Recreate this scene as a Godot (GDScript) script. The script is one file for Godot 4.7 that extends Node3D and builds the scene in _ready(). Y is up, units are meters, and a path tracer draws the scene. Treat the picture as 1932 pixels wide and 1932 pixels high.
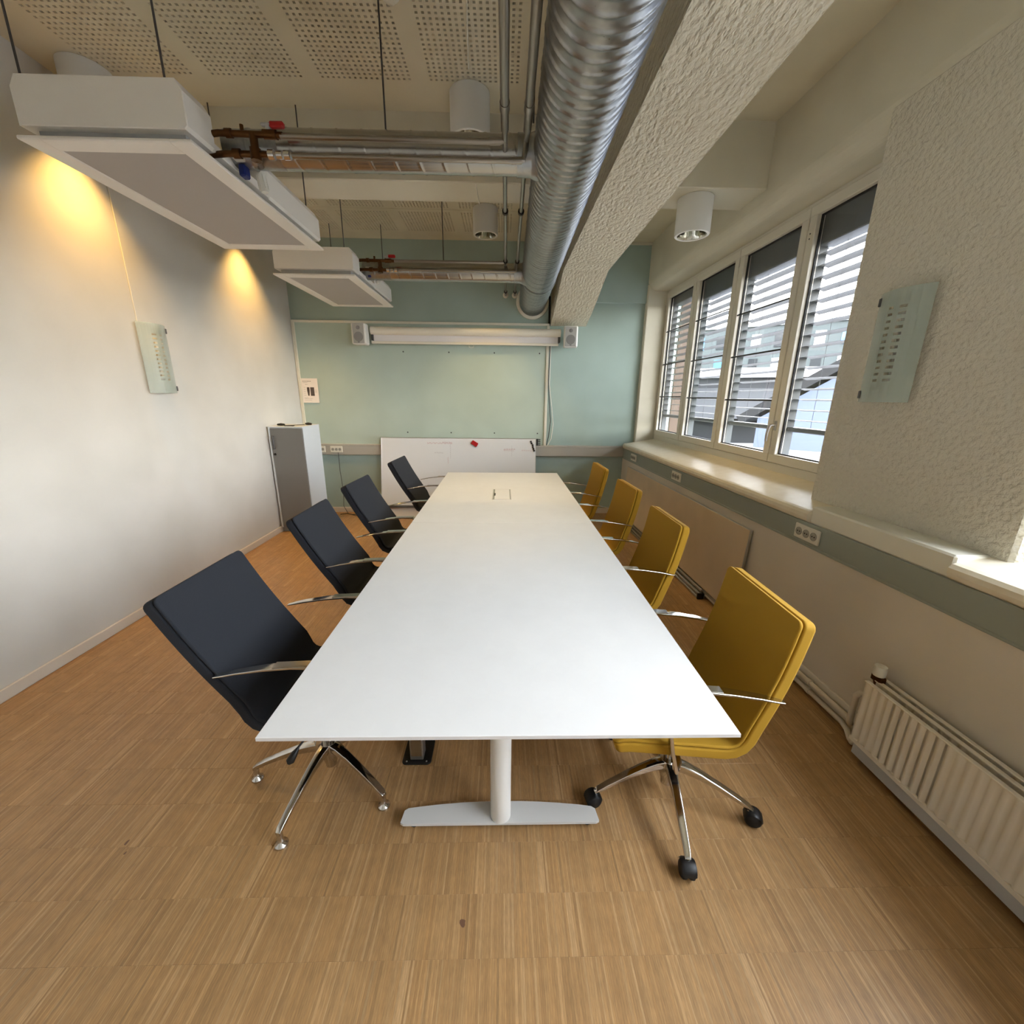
extends Node3D
# Meeting room with a long white table, navy and mustard chairs, chilled-ceiling units and a spiral duct.
# x to the right, y up, -z towards the whiteboard wall; metres.

const TABLE_H := 0.74
const X_LEFT := -2.579
const Z_FAR := -5.504
const Z_BACK := 1.9
const Y_CEIL := 3.30
# the window wall stands about one degree off the table's axis; its things are built in wall axes and turned with it
var RW := Transform3D(Basis(Vector3.UP, atan(0.02)), Vector3.ZERO)
var taken := {}
var M := {}
var rng := RandomNumberGenerator.new()

# ------------------------------------------------------------------ mesh collector
class MB:
	var v := PackedVector3Array()
	var n := PackedVector3Array()
	var t := PackedVector2Array()

	func tri(a: Vector3, b: Vector3, c: Vector3, na: Vector3, nb: Vector3, nc: Vector3, ua := Vector2.ZERO, ub := Vector2.ZERO, uc := Vector2.ZERO) -> void:
		if (b - a).cross(c - a).dot(na + nb + nc) > 0.0:   # clockwise fronts
			v.append_array([a, c, b]); n.append_array([na, nc, nb]); t.append_array([ua, uc, ub])
		else:
			v.append_array([a, b, c]); n.append_array([na, nb, nc]); t.append_array([ua, ub, uc])

	func quad(a: Vector3, b: Vector3, c: Vector3, d: Vector3, uvs: Array = []) -> void:   # counter-clockwise seen from outside
		var m := (c - a).cross(d - b)
		if m.length() < 1e-12:
			return
		m = m.normalized()
		if uvs.is_empty():
			uvs = [Vector2(0, 0), Vector2(1, 0), Vector2(1, 1), Vector2(0, 1)]
		tri(a, b, c, m, m, m, uvs[0], uvs[1], uvs[2]); tri(a, c, d, m, m, m, uvs[0], uvs[2], uvs[3])

	func flat_tri(a: Vector3, b: Vector3, c: Vector3) -> void:
		var m := (b - a).cross(c - a).normalized()
		tri(a, b, c, m, m, m)

	func box(c: Vector3, s: Vector3, ch := 0.0, basis := Basis()) -> void:
		var h := s * 0.5
		var e: float = min(ch, min(h.x, min(h.y, h.z)) * 0.98)
		var P := func(x: float, y: float, z: float) -> Vector3: return c + basis * Vector3(x, y, z)
		var i := Vector3(h.x - e, h.y - e, h.z - e)
		quad(P.call(h.x, -i.y, i.z), P.call(h.x, -i.y, -i.z), P.call(h.x, i.y, -i.z), P.call(h.x, i.y, i.z))
		quad(P.call(-h.x, -i.y, -i.z), P.call(-h.x, -i.y, i.z), P.call(-h.x, i.y, i.z), P.call(-h.x, i.y, -i.z))
		quad(P.call(-i.x, h.y, i.z), P.call(i.x, h.y, i.z), P.call(i.x, h.y, -i.z), P.call(-i.x, h.y, -i.z))
		quad(P.call(-i.x, -h.y, -i.z), P.call(i.x, -h.y, -i.z), P.call(i.x, -h.y, i.z), P.call(-i.x, -h.y, i.z))
		quad(P.call(-i.x, -i.y, h.z), P.call(i.x, -i.y, h.z), P.call(i.x, i.y, h.z), P.call(-i.x, i.y, h.z))
		quad(P.call(i.x, -i.y, -h.z), P.call(-i.x, -i.y, -h.z), P.call(-i.x, i.y, -h.z), P.call(i.x, i.y, -h.z))
		if e <= 0.0:
			return
		for a: float in [-1.0, 1.0]:
			for b: float in [-1.0, 1.0]:
				_out(c, [P.call(a * h.x, b * i.y, i.z), P.call(a * h.x, b * i.y, -i.z), P.call(a * i.x, b * h.y, -i.z), P.call(a * i.x, b * h.y, i.z)])
				_out(c, [P.call(a * h.x, i.y, b * i.z), P.call(a * h.x, -i.y, b * i.z), P.call(a * i.x, -i.y, b * h.z), P.call(a * i.x, i.y, b * h.z)])
				_out(c, [P.call(i.x, a * h.y, b * i.z), P.call(-i.x, a * h.y, b * i.z), P.call(-i.x, a * i.y, b * h.z), P.call(i.x, a * i.y, b * h.z)])
				for d: float in [-1.0, 1.0]:
					_out(c, [P.call(a * h.x, b * i.y, d * i.z), P.call(a * i.x, b * h.y, d * i.z), P.call(a * i.x, b * i.y, d * h.z)])

	func _out(c: Vector3, p: Array) -> void:
		var m: Vector3 = (p[1] - p[0]).cross(p[2] - p[0]).normalized()
		if m.dot(p[0] - c) < 0:
			m = -m
		tri(p[0], p[1], p[2], m, m, m)
		if p.size() == 4:
			tri(p[0], p[2], p[3], m, m, m)

	# from corner to corner
	func bx(a: Vector3, b: Vector3, ch := 0.0) -> void:
		box((a + b) * 0.5, (b - a).abs(), ch)

	# smooth surface over a grid of points, rows of equal length; wrap closes every row
	func grid(rows: Array, wrap := false, uv_scale := Vector2.ONE) -> void:
		var R := rows.size()
		var C: int = rows[0].size()
		var nn := []
		for r in R:
			var a := PackedVector3Array(); a.resize(C); nn.append(a)
		var cc := C if wrap else C - 1
		for r in R - 1:
			var p: PackedVector3Array = rows[r]
			var q: PackedVector3Array = rows[r + 1]
			for k in cc:
				var k2 := (k + 1) % C
				var m := (q[k2] - p[k]).cross(q[k] - p[k2])
				nn[r][k] += m; nn[r][k2] += m; nn[r + 1][k] += m; nn[r + 1][k2] += m
		for r in R - 1:
			var p: PackedVector3Array = rows[r]
			var q: PackedVector3Array = rows[r + 1]
			for k in cc:
				var k2 := (k + 1) % C
				var ua := Vector2(float(k) / cc, float(r) / (R - 1)) * uv_scale
				var ud := Vector2(float(k + 1) / cc, float(r + 1) / (R - 1)) * uv_scale
				var n0: Vector3 = nn[r][k].normalized(); var n1: Vector3 = nn[r][k2].normalized()
				var n2: Vector3 = nn[r + 1][k2].normalized(); var n3: Vector3 = nn[r + 1][k].normalized()
				if (p[k2] - p[k]).length_squared() > 1e-14:
					tri(p[k], p[k2], q[k2], n0, n1, n2, ua, Vector2(ud.x, ua.y), ud)
				if (q[k2] - q[k]).length_squared() > 1e-14:
					tri(p[k], q[k2], q[k], n0, n2, n3, ua, ud, Vector2(ua.x, ud.y))

	func fan(ring: PackedVector3Array, out: Vector3) -> void:
		var c := Vector3.ZERO
		for p in ring:
			c += p
		c /= ring.size()
		for k in ring.size():
			tri(c, ring[k], ring[(k + 1) % ring.size()], out, out, out)

	# round bar along a path; r a number or one per point
	func tube(path: Array, r, seg := 12, caps := true) -> void:
		var rows := []
		var up := Vector3.UP
		var d0: Vector3 = (path[1] - path[0]).normalized()
		if abs(d0.dot(up)) > 0.9:
			up = Vector3.RIGHT
		var side := d0.cross(up).normalized()
		for i in path.size():
			var d: Vector3
			if i == 0: d = path[1] - path[0]
			elif i == path.size() - 1: d = path[i] - path[i - 1]
			else: d = (path[i + 1] - path[i]).normalized() + (path[i] - path[i - 1]).normalized()
			d = d.normalized()
			side = (side - d * side.dot(d)).normalized()
			var b := d.cross(side)
			var rr: float = r[i] if r is Array else r
			var ring := PackedVector3Array()
			for k in seg:
				var a := -TAU * k / seg
				ring.append(path[i] + (side * cos(a) + b * sin(a)) * rr)
			rows.append(ring)
		grid(rows, true)
		if caps:
			fan(rows[0], -(path[1] - path[0]).normalized())
			fan(rows[-1], (path[-1] - path[-2]).normalized())

	# turned shape: (radius, height) pairs; corners where two pairs are the same
	func lathe(prof: Array, seg: int, at := Vector3.ZERO, basis := Basis()) -> void:
		var run := []
		for i in prof.size():
			var p: Vector2 = prof[i]
			var ring := PackedVector3Array()
			for k in seg:
				var a := TAU * k / seg
				ring.append(at + basis * Vector3(cos(a) * p.x, p.y, sin(a) * p.x))
			if i > 0 and p == prof[i - 1]:
				if run.size() > 1: grid(run, true)
				run = []
			run.append(ring)
		if run.size() > 1: grid(run, true)

	# flat outline in the basis' xy, pushed along its z from 0 to depth
	func prism(poly: PackedVector2Array, depth: float, xf := Transform3D(), ch := 0.0) -> void:
		if not Geometry2D.is_polygon_clockwise(poly):
			pass
		else:
			poly = poly.duplicate(); poly.reverse()
		var inner := poly
		if ch > 0.0:
			var off := Geometry2D.offset_polygon(poly, -ch)
			if off.size() > 0 and off[0].size() == poly.size():
				inner = off[0]
				var best := 0
				for k in inner.size():
					if inner[k].distance_to(poly[0]) < inner[best].distance_to(poly[0]): best = k
				var turned := PackedVector2Array()
				for k in inner.size(): turned.append(inner[(k + best) % inner.size()])
				inner = turned
			else:
				ch = 0.0
		var ids := Geometry2D.triangulate_polygon(inner)
		var z0 := xf.basis.z.normalized()
		for i in range(0, ids.size(), 3):
			var a := inner[ids[i]]; var b := inner[ids[i + 1]]; var c := inner[ids[i + 2]]
			tri(xf * Vector3(a.x, a.y, depth), xf * Vector3(b.x, b.y, depth), xf * Vector3(c.x, c.y, depth), z0, z0, z0, a, b, c)
			tri(xf * Vector3(a.x, a.y, 0), xf * Vector3(b.x, b.y, 0), xf * Vector3(c.x, c.y, 0), -z0, -z0, -z0, a, b, c)
		for k in poly.size():
			var k2 := (k + 1) % poly.size()
			var a := poly[k]; var b := poly[k2]; var ia := inner[k]; var ib := inner[k2]
			var e := (b - a).normalized()
			var m := (xf.basis * Vector3(e.y, -e.x, 0)).normalized()
			var A := xf * Vector3(a.x, a.y, ch); var B := xf * Vector3(b.x, b.y, ch)
			var A2 := xf * Vector3(a.x, a.y, depth - ch); var B2 := xf * Vector3(b.x, b.y, depth - ch)
			tri(A, B, B2, m, m, m); tri(A, B2, A2, m, m, m)
			if ch > 0.0:
				var mu := (m + z0).normalized(); var md := (m - z0).normalized()
				var C := xf * Vector3(ia.x, ia.y, depth); var D := xf * Vector3(ib.x, ib.y, depth)
				tri(A2, B2, D, mu, mu, mu); tri(A2, D, C, mu, mu, mu)
				C = xf * Vector3(ia.x, ia.y, 0); D = xf * Vector3(ib.x, ib.y, 0)
				tri(A, B, D, md, md, md); tri(A, D, C, md, md, md)

	func mesh() -> ArrayMesh:
		var arr := []
		arr.resize(Mesh.ARRAY_MAX)
		arr[Mesh.ARRAY_VERTEX] = v; arr[Mesh.ARRAY_NORMAL] = n; arr[Mesh.ARRAY_TEX_UV] = t
		var m := ArrayMesh.new()
		m.add_surface_from_arrays(Mesh.PRIMITIVE_TRIANGLES, arr)
		return m

# ------------------------------------------------------------------ objects
func numbered(called: String) -> String:
	var k: int = taken.get(called, 0)
	taken[called] = k + 1
	return called if k == 0 else "%s_%03d" % [called, k]

func tag(o: Node3D, label: String, category: String, group := "", kind := "") -> Node3D:
	o.set_meta("label", label); o.set_meta("category", category)
	if group != "": o.set_meta("group", group)
	if kind != "": o.set_meta("kind", kind)
	return o

func thing(called: String, label: String, category: String, xf := Transform3D(), group := "", kind := "") -> Node3D:
	var o := Node3D.new(); o.name = numbered(called); add_child(o); o.transform = xf
	return tag(o, label, category, group, kind)

func put(called: String, mesh: Mesh, m: Material, parent: Node3D, at := Transform3D()) -> MeshInstance3D:
	var o := MeshInstance3D.new(); o.mesh = mesh; o.material_override = m; o.name = called
	o.cast_shadow = GeometryInstance3D.SHADOW_CASTING_SETTING_ON
	parent.add_child(o, true); o.transform = at
	return o

func part(called: String, b: MB, m: Material, parent: Node3D, at := Transform3D()) -> MeshInstance3D:
	return put(called, b.mesh(), m, parent, at)

func solo(called: String, b: MB, m: Material, label: String, category: String, xf := Transform3D(), group := "", kind := "") -> MeshInstance3D:
	var o := part(numbered(called), b, m, self, xf)
	tag(o, label, category, group, kind)
	return o

func copy_of(o: Node3D, base_name: String, label: String, xf: Transform3D) -> Node3D:
	var c: Node3D = o.duplicate(); c.name = numbered(base_name); add_child(c); c.transform = xf
	c.set_meta("label", label)
	return c

func bxm(a: Vector3, b: Vector3, ch := 0.0) -> MB:
	var g := MB.new(); g.bx(a, b, ch); return g

func at(x: float, y: float, z: float) -> Transform3D:
	return Transform3D(Basis(), Vector3(x, y, z))

# ------------------------------------------------------------------ materials
func mat(c: Color, rough := 0.6, metal := 0.0) -> StandardMaterial3D:
	var m := StandardMaterial3D.new()
	m.albedo_color = c; m.roughness = rough; m.metallic = metal
	return m

func noise_tex(seed_: int, freq: float, w := 256, oct := 4, kind := FastNoiseLite.TYPE_SIMPLEX_SMOOTH) -> ImageTexture:
	var f := FastNoiseLite.new(); f.seed = seed_; f.frequency = freq; f.noise_type = kind
	f.fractal_type = FastNoiseLite.FRACTAL_FBM; f.fractal_octaves = oct
	return ImageTexture.create_from_image(f.get_seamless_image(w, w))

# tint of a colour through a noise: lo..hi multipliers
func tint_tex(seed_: int, freq: float, lo: Color, hi: Color, w := 256, oct := 4) -> ImageTexture:
	var f := FastNoiseLite.new(); f.seed = seed_; f.frequency = freq
	f.fractal_type = FastNoiseLite.FRACTAL_FBM; f.fractal_octaves = oct
	var src := f.get_seamless_image(w, w)
	var im := Image.create(w, w, false, Image.FORMAT_RGB8)
	for y in w:
		for x in w:
			im.set_pixel(x, y, lo.lerp(hi, src.get_pixel(x, y).r))
	return ImageTexture.create_from_image(im)

func bumped(m: StandardMaterial3D, tex: Texture2D, cm: float, scale: float) -> StandardMaterial3D:
	m.uv1_triplanar = true; m.uv1_world_triplanar = true; m.uv1_scale = Vector3.ONE * scale
	m.heightmap_enabled = true; m.heightmap_texture = tex; m.heightmap_scale = cm
	return m

func tinted(m: StandardMaterial3D, tex: Texture2D, scale: float, world := true) -> StandardMaterial3D:
	m.albedo_texture = tex
	m.uv1_triplanar = true; m.uv1_world_triplanar = world; m.uv1_scale = Vector3.ONE * scale
	return m

func wood_image() -> Image:
	# 1024 px across 0.96 m (lamellae side by side), 512 px along two rows of 0.16 m
	var im := Image.create(1024, 512, false, Image.FORMAT_RGB8)
	var r := RandomNumberGenerator.new(); r.seed = 71
	var base := [Color(0.655, 0.515, 0.345), Color(0.605, 0.46, 0.295), Color(0.73, 0.605, 0.445), Color(0.55, 0.415, 0.265), Color(0.64, 0.485, 0.305)]
	var grain := FastNoiseLite.new(); grain.seed = 5; grain.frequency = 0.05; grain.fractal_octaves = 3
	var broad := FastNoiseLite.new(); broad.seed = 9; broad.frequency = 0.007
	for row in 2:
		var x := 0
		while x < 1024:
			var w := r.randi_range(5, 9)
			var c: Color = base[r.randi_range(0, 4)].lerp(base[0], r.randf_range(0.4, 0.92))
			c = c * r.randf_range(0.955, 1.045)
			var ph := r.randf() * 900.0
			var dark := r.randf() < 0.05
			for dx in w:
				var px := x + dx
				if px >= 1024: break
				for yy in 256:
					var g := grain.get_noise_2d((px + ph) * 9.0, yy * 0.30 + ph)
					var k := 1.0 + 0.13 * g + 0.05 * broad.get_noise_2d(px, yy + row * 256)
					if dx == 0: k *= 0.90
					if dark: k *= 0.90
					im.set_pixel(px, row * 256 + yy, Color(c.r * k, c.g * k, c.b * k))
			x += w
	return im

func make_materials() -> void:
	var fine := noise_tex(3, 0.06, 256, 4)
	var rough_im := noise_tex(11, 0.022, 512, 5)
	var blot := tint_tex(21, 0.012, Color(0.955, 0.955, 0.95), Color(1, 1, 1), 256, 3)
	M.wall_white = tinted(bumped(mat(Color(0.815, 0.81, 0.785), 0.75), fine, 0.05, 3.0), blot, 0.5)
	M.wall_cream = tinted(bumped(mat(Color(0.835, 0.815, 0.74), 0.8), fine, 0.05, 3.0), blot, 0.5)
	M.ceiling = tinted(mat(Color(0.84, 0.81, 0.715), 0.85), blot, 0.6)
	M.void_black = mat(Color(0.10, 0.095, 0.085), 0.95)
	M.rough_plaster = bumped(mat(Color(0.83, 0.80, 0.71), 0.85), rough_im, 1.5, 2.2)
	M.rough_plaster.uv1_scale = Vector3(2.6, 2.6, 1.3)
	M.pillar_plaster = bumped(mat(Color(0.83, 0.81, 0.745), 0.85), rough_im, 0.9, 2.6)
	M.wall_blue = tinted(bumped(mat(Color(0.645, 0.72, 0.69), 0.8), fine, 0.04, 3.0), blot, 0.5)
	M.board_blue = tinted(mat(Color(0.71, 0.775, 0.735), 0.75), blot, 0.45)
	M.wall_low = tinted(mat(Color(0.85, 0.82, 0.765), 0.7), blot, 0.5)
	M.trim = mat(Color(0.86, 0.85, 0.79), 0.5)
	M.skirting = mat(Color(0.83, 0.80, 0.75), 0.5)
	M.rail = mat(Color(0.67, 0.655, 0.61), 0.45)
	M.trunk = mat(Color(0.57, 0.595, 0.555), 0.55)
	M.sill = tinted(mat(Color(0.91, 0.88, 0.80), 0.36), tint_tex(31, 0.03, Color(0.96, 0.95, 0.93), Color(1, 1, 1)), 1.2)
	M.sill.metallic_specular = 0.3
	M.frame = mat(Color(0.84, 0.82, 0.76), 0.42)
	M.gasket = mat(Color(0.08, 0.08, 0.08), 0.7)
	M.glass = mat(Color(0.92, 0.96, 0.95, 0.05), 0.02)
	M.glass.transparency = BaseMaterial3D.TRANSPARENCY_ALPHA
	M.slat = mat(Color(0.29, 0.29, 0.28), 0.5, 0.0)
	M.blind_dark = mat(Color(0.22, 0.24, 0.25), 0.5)
	M.bar_dark = mat(Color(0.16, 0.16, 0.16), 0.5)
	M.table = tinted(mat(Color(0.885, 0.885, 0.875), 0.34), tint_tex(41, 0.02, Color(0.985, 0.985, 0.985), Color(1, 1, 1)), 1.0)
	M.table_edge = mat(Color(0.80, 0.79, 0.78), 0.4)
	M.white_metal = mat(Color(0.87, 0.87, 0.85), 0.38)
	M.grey_metal = mat(Color(0.70, 0.70, 0.69), 0.45)
	M.black = mat(Color(0.035, 0.035, 0.037), 0.45)
	M.black_rubber = mat(Color(0.03, 0.03, 0.03), 0.65)
	M.chrome = mat(Color(0.80, 0.79, 0.77), 0.10, 1.0)
	M.steel_pipe = mat(Color(0.60, 0.58, 0.55), 0.28, 1.0)
	M.brass = mat(Color(0.36, 0.25, 0.15), 0.38, 1.0)
	M.galv = mat(Color(0.66, 0.67, 0.67), 0.42, 1.0)
	M.galv.roughness_texture = tint_tex(51, 0.05, Color(0.6, 0.6, 0.6), Color(1, 1, 1))
	M.galv.albedo_texture = tint_tex(52, 0.035, Color(0.86, 0.87, 0.88), Color(1, 1, 1), 256, 2)
	M.galv.uv1_triplanar = true; M.galv.uv1_scale = Vector3.ONE * 3.0
	M.foil = mat(Color(0.66, 0.655, 0.64), 0.26, 1.0)
	M.seam = mat(Color(0.30, 0.30, 0.30), 0.5, 0.6)
	M.unit_white = bumped(mat(Color(0.91, 0.895, 0.86), 0.5), fine, 0.02, 6.0)
	M.unit_grille = mat(Color(0.69, 0.67, 0.645), 0.7)
	M.red = mat(Color(0.62, 0.03, 0.05), 0.4)
	M.blue = mat(Color(0.02, 0.12, 0.40), 0.4)
	M.plastic_white = mat(Color(0.86, 0.85, 0.80), 0.4)
	M.socket_hole = mat(Color(0.62, 0.61, 0.57), 0.6)
	var cloth := noise_tex(61, 0.22, 256, 3)
	M.navy = bumped(mat(Color(0.125, 0.15, 0.19), 0.92), cloth, 0.03, 7.0)
	tinted(M.navy, tint_tex(62, 0.30, Color(0.28, 0.31, 0.36), Color(1, 1, 1), 256, 3), 6.0, false)
	M.navy.uv1_world_triplanar = false
	M.navy.rim_enabled = true; M.navy.rim = 0.25
	M.mustard = bumped(mat(Color(0.67, 0.51, 0.065), 0.85), cloth, 0.02, 9.0)
	tinted(M.mustard, tint_tex(63, 0.25, Color(0.90, 0.89, 0.86), Color(1, 1, 1), 256, 3), 9.0, false)
	M.mustard.uv1_world_triplanar = false
	M.mustard.rim_enabled = true; M.mustard.rim = 0.2
	M.cab_white = mat(Color(0.79, 0.81, 0.825), 0.4)
	M.cab_grey = mat(Color(0.46, 0.455, 0.44), 0.45)
	M.handle_grey = mat(Color(0.27, 0.27, 0.27), 0.4)
	M.screen_case = mat(Color(0.90, 0.88, 0.82), 0.35)
	M.screen_cloth = mat(Color(0.87, 0.86, 0.86), 0.6)
	M.grille = mat(Color(0.68, 0.68, 0.67), 0.7)
	M.dome = mat(Color(0.52, 0.52, 0.515), 0.7)
	M.foot = mat(Color(0.80, 0.80, 0.785), 0.42)
	M.beige_board = tinted(mat(Color(0.84, 0.76, 0.65), 0.75), blot, 0.8)
	M.alu = mat(Color(0.72, 0.71, 0.69), 0.35, 0.9)
	M.radiator = mat(Color(0.88, 0.85, 0.79), 0.4)
	M.paint_pipe = mat(Color(0.83, 0.79, 0.72), 0.35)
	M.frost = mat(Color(0.72, 0.77, 0.73, 0.5), 0.35)
	M.frost.transparency = BaseMaterial3D.TRANSPARENCY_ALPHA
	M.reflector = mat(Color(0.85, 0.84, 0.80), 0.12, 1.0)
	M.wood_tex = ImageTexture.create_from_image(wood_image())
	M.floor = mat(Color(1, 1, 1), 0.38)
	M.floor.albedo_texture = M.wood_tex
	M.floor_slab = mat(Color(0.24, 0.17, 0.10), 0.8)

# ------------------------------------------------------------------ start
func _ready() -> void:
	rng.seed = 20
	# --- camera
	var cam := Camera3D.new(); cam.name = "camera"; add_child(cam)
	cam.position = Vector3(0, 1.5466, 0)
	cam.rotation_order = EULER_ORDER_YXZ
	cam.rotation_degrees = Vector3(-15.6212, -1.3783, 0.6265)
	cam.fov = rad_to_deg(2.0 * atan(966.0 / 778.08)); cam.near = 0.03; cam.far = 400.0
	cam.current = true
	# --- sky and exposure
	var env := Environment.new()
	env.background_mode = Environment.BG_SKY
	var sm := ProceduralSkyMaterial.new()
	sm.sky_top_color = Color(0.88, 0.91, 0.955); sm.sky_horizon_color = Color(1.0, 0.99, 0.96)
	sm.ground_bottom_color = Color(0.42, 0.42, 0.42); sm.ground_horizon_color = Color(0.75, 0.76, 0.78)
	sm.sky_energy_multiplier = 1.0; sm.ground_energy_multiplier = 0.22
	var sky := Sky.new(); sky.sky_material = sm
	env.sky = sky; env.background_energy_multiplier = 17.0
	env.tonemap_mode = Environment.TONE_MAPPER_LINEAR
	env.tonemap_exposure = 1.5
	env.sdfgi_enabled = true; env.ssao_enabled = true; env.ssil_enabled = true
	var we := WorldEnvironment.new(); we.name = "world_environment"; we.environment = env; add_child(we)

	make_materials()
	build_shell()
	build_floor()
	build_ceiling()
	build_right_wall()
	build_windows()
	build_outside()
	build_far_wall()
	build_duct()
	build_units()
	build_lamps()
	build_table()
	build_chairs()
	build_left_side()
	build_far_things()
	build_right_things()

# ------------------------------------------------------------------ setting
func build_shell() -> void:
	var o := thing("wall_left", "white plaster side wall with two warm light cones", "wall", Transform3D(), "", "structure")
	part("plaster", bxm(Vector3(X_LEFT - 0.15, 0, Z_FAR - 0.2), Vector3(X_LEFT, Y_CEIL, Z_BACK)), M.wall_white, o)
	o = thing("wall_back", "white plaster wall closing the room opposite the whiteboard", "wall", Transform3D(), "", "structure")
	part("plaster", bxm(Vector3(X_LEFT - 0.15, 0, Z_BACK), Vector3(2.6, Y_CEIL, Z_BACK + 0.15)), M.wall_white, o)
	var b := MB.new()
	b.box(Vector3(X_LEFT + 0.007, 0.034, (Z_FAR + Z_BACK) * 0.5), Vector3(0.014, 0.068, Z_BACK - Z_FAR), 0.004)
	solo("baseboard_left", b, M.skirting, "white skirting board along the white side wall", "baseboard", Transform3D(), "", "structure")
	b = MB.new()
	b.box(Vector3((X_LEFT + 1.70) * 0.5, 0.035, Z_FAR + 0.007), Vector3(1.70 - X_LEFT - 0.03, 0.07, 0.014), 0.004)
	solo("baseboard_far", b, M.skirting, "pale skirting board along the green whiteboard wall", "baseboard", Transform3D(), "", "structure")

func build_floor() -> void:
	var o := thing("floor", "oiled oak end-strip parquet laid in crosswise rows", "floor", Transform3D(), "", "structure")
	part("subfloor", bxm(Vector3(X_LEFT - 0.15, -0.12, Z_FAR - 0.2), Vector3(1.9, -0.012, Z_BACK + 0.1)), M.floor_slab, o)
	var W := 0.48; var D := 0.16
	var variants := []
	for k in 12:
		variants.append(panel_mesh(W, D, k))
	var spots := []
	var pick := {}
	var n := 0
	var row := 0
	var z := -0.952 + D * 17
	while z > Z_FAR - 0.05:
		var x := X_LEFT - 0.1 - fmod(row * 0.171, W)
		while x < 1.75:
			spots.append(Vector3(x + W * 0.5, 0, z - D * 0.5))
			pick[spots[-1]] = (row * 5 % 6) * 2 + n % 2
			x += W; n += 1
		z -= D; row += 1
	# the ones that show largest first
	var eye := Vector3(0, 1.55, 0)
	var rank := func(p: Vector3) -> float:
		var seen: bool = p.z < -0.45 and abs(p.x) < 0.35 - p.z * 1.0 and p.x < 1.7 and p.x > X_LEFT
		return (p - eye).length() + (0.0 if seen else 50.0)
	spots.sort_custom(func(a: Vector3, b: Vector3) -> bool: return rank.call(a) < rank.call(b))
	var rest := MB.new()
	for i in spots.size():
		var k: int = pick[spots[i]]
		if i < 300:
			put("parquet_panel", variants[k], M.floor, o, Transform3D(Basis(), spots[i]))
		else:
			var arr: Array = variants[k].surface_get_arrays(0)
			for p: Vector3 in arr[Mesh.ARRAY_VERTEX]: rest.v.append(p + spots[i])
			rest.n.append_array(arr[Mesh.ARRAY_NORMAL]); rest.t.append_array(arr[Mesh.ARRAY_TEX_UV])
	var stain := mat(Color(0.43, 0.31, 0.23), 0.5)
	for q in [[-0.116, -0.876, 0.009, 0.011], [-1.335, -1.128, 0.004, 0.011], [-1.31, -1.092, 0.003, 0.006]]:
		var sb := MB.new()
		var ring := PackedVector3Array()
		for i in 12:
			var a := TAU * i / 12.0; var j := 1.0 + 0.18 * sin(i * 1.3 + q[0] * 9.0)
			ring.append(Vector3(q[0] + cos(a) * q[2] * j, 0.0003, q[1] + sin(a) * q[3] * j))
		sb.fan(ring, Vector3.UP)
		part("wood_knot", sb, stain, o)
	var far := part("parquet_field", rest, M.floor, o)
	far.set_meta("kind", "stuff")

func panel_mesh(W: float, D: float, k: int) -> ArrayMesh:
	var b := MB.new()
	var u0 := fmod((k / 2) * 0.137, 1.0) + 0.5 * (k % 2); var u1 := u0 + W / 0.96
	var v0 := 0.5 * ((k / 2) % 2) + 0.003; var v1 := v0 + 0.494
	var x := W * 0.5; var z := D * 0.5; var e := 0.0006
	var h := [Vector2(u0, v0), Vector2(u1, v0), Vector2(u1, v1), Vector2(u0, v1)]
	b.quad(Vector3(-x, 0, z - e), Vector3(x, 0, z - e), Vector3(x, 0, -z + e), Vector3(-x, 0, -z + e), h)
	for s: float in [-1.0, 1.0]:   # eased row ends
		var m := Vector3(0, 0.7, 0.7 * s)
		var vv := v0 if s > 0 else v1
		b.tri(Vector3(-x, 0, s * (z - e)), Vector3(x, 0, s * (z - e)), Vector3(x, -e * 1.2, s * z), m, m, m, Vector2(u0, vv), Vector2(u1, vv), Vector2(u1, vv))
		b.tri(Vector3(-x, 0, s * (z - e)), Vector3(x, -e * 1.2, s * z), Vector3(-x, -e * 1.2, s * z), m, m, m, Vector2(u0, vv), Vector2(u1, vv), Vector2(u0, vv))
		m = Vector3(0, 0, s)
		b.tri(Vector3(-x, -e, s * z), Vector3(x, -e, s * z), Vector3(x, -0.012, s * z), m, m, m, Vector2(u0, vv), Vector2(u1, vv), Vector2(u1, vv))
		b.tri(Vector3(-x, -e, s * z), Vector3(x, -0.012, s * z), Vector3(-x, -0.012, s * z), m, m, m, Vector2(u0, vv), Vector2(u1, vv), Vector2(u0, vv))
	return b.mesh()

# board with square holes; origin at its far left corner, under side at y = 0
func perforated(cols: int, rows: int, pitch: float, hole: float) -> ArrayMesh:
	var b := MB.new()
	var h := hole * 0.5; var p := pitch * 0.5; var d := 0.0125
	var dn := Vector3.DOWN
	for r in rows:
		for c in cols:
			var o := Vector3((c + 0.5) * pitch, 0, (r + 0.5) * pitch)
			var q := [Vector3(-1, 0, -1), Vector3(1, 0, -1), Vector3(1, 0, 1), Vector3(-1, 0, 1)]
			for k in 4:
				var a: Vector3 = q[k]; var e: Vector3 = q[(k + 1) % 4]
				b.tri(o + a * p, o + e * p, o + e * h, dn, dn, dn); b.tri(o + a * p, o + e * h, o + a * h, dn, dn, dn)
				var m := -(a + e) * 0.5
				var up := Vector3(0, d, 0)
				b.tri(o + a * h, o + e * h, o + e * h + up, m, m, m); b.tri(o + a * h, o + e * h + up, o + a * h + up, m, m, m)
	return b.mesh()

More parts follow.
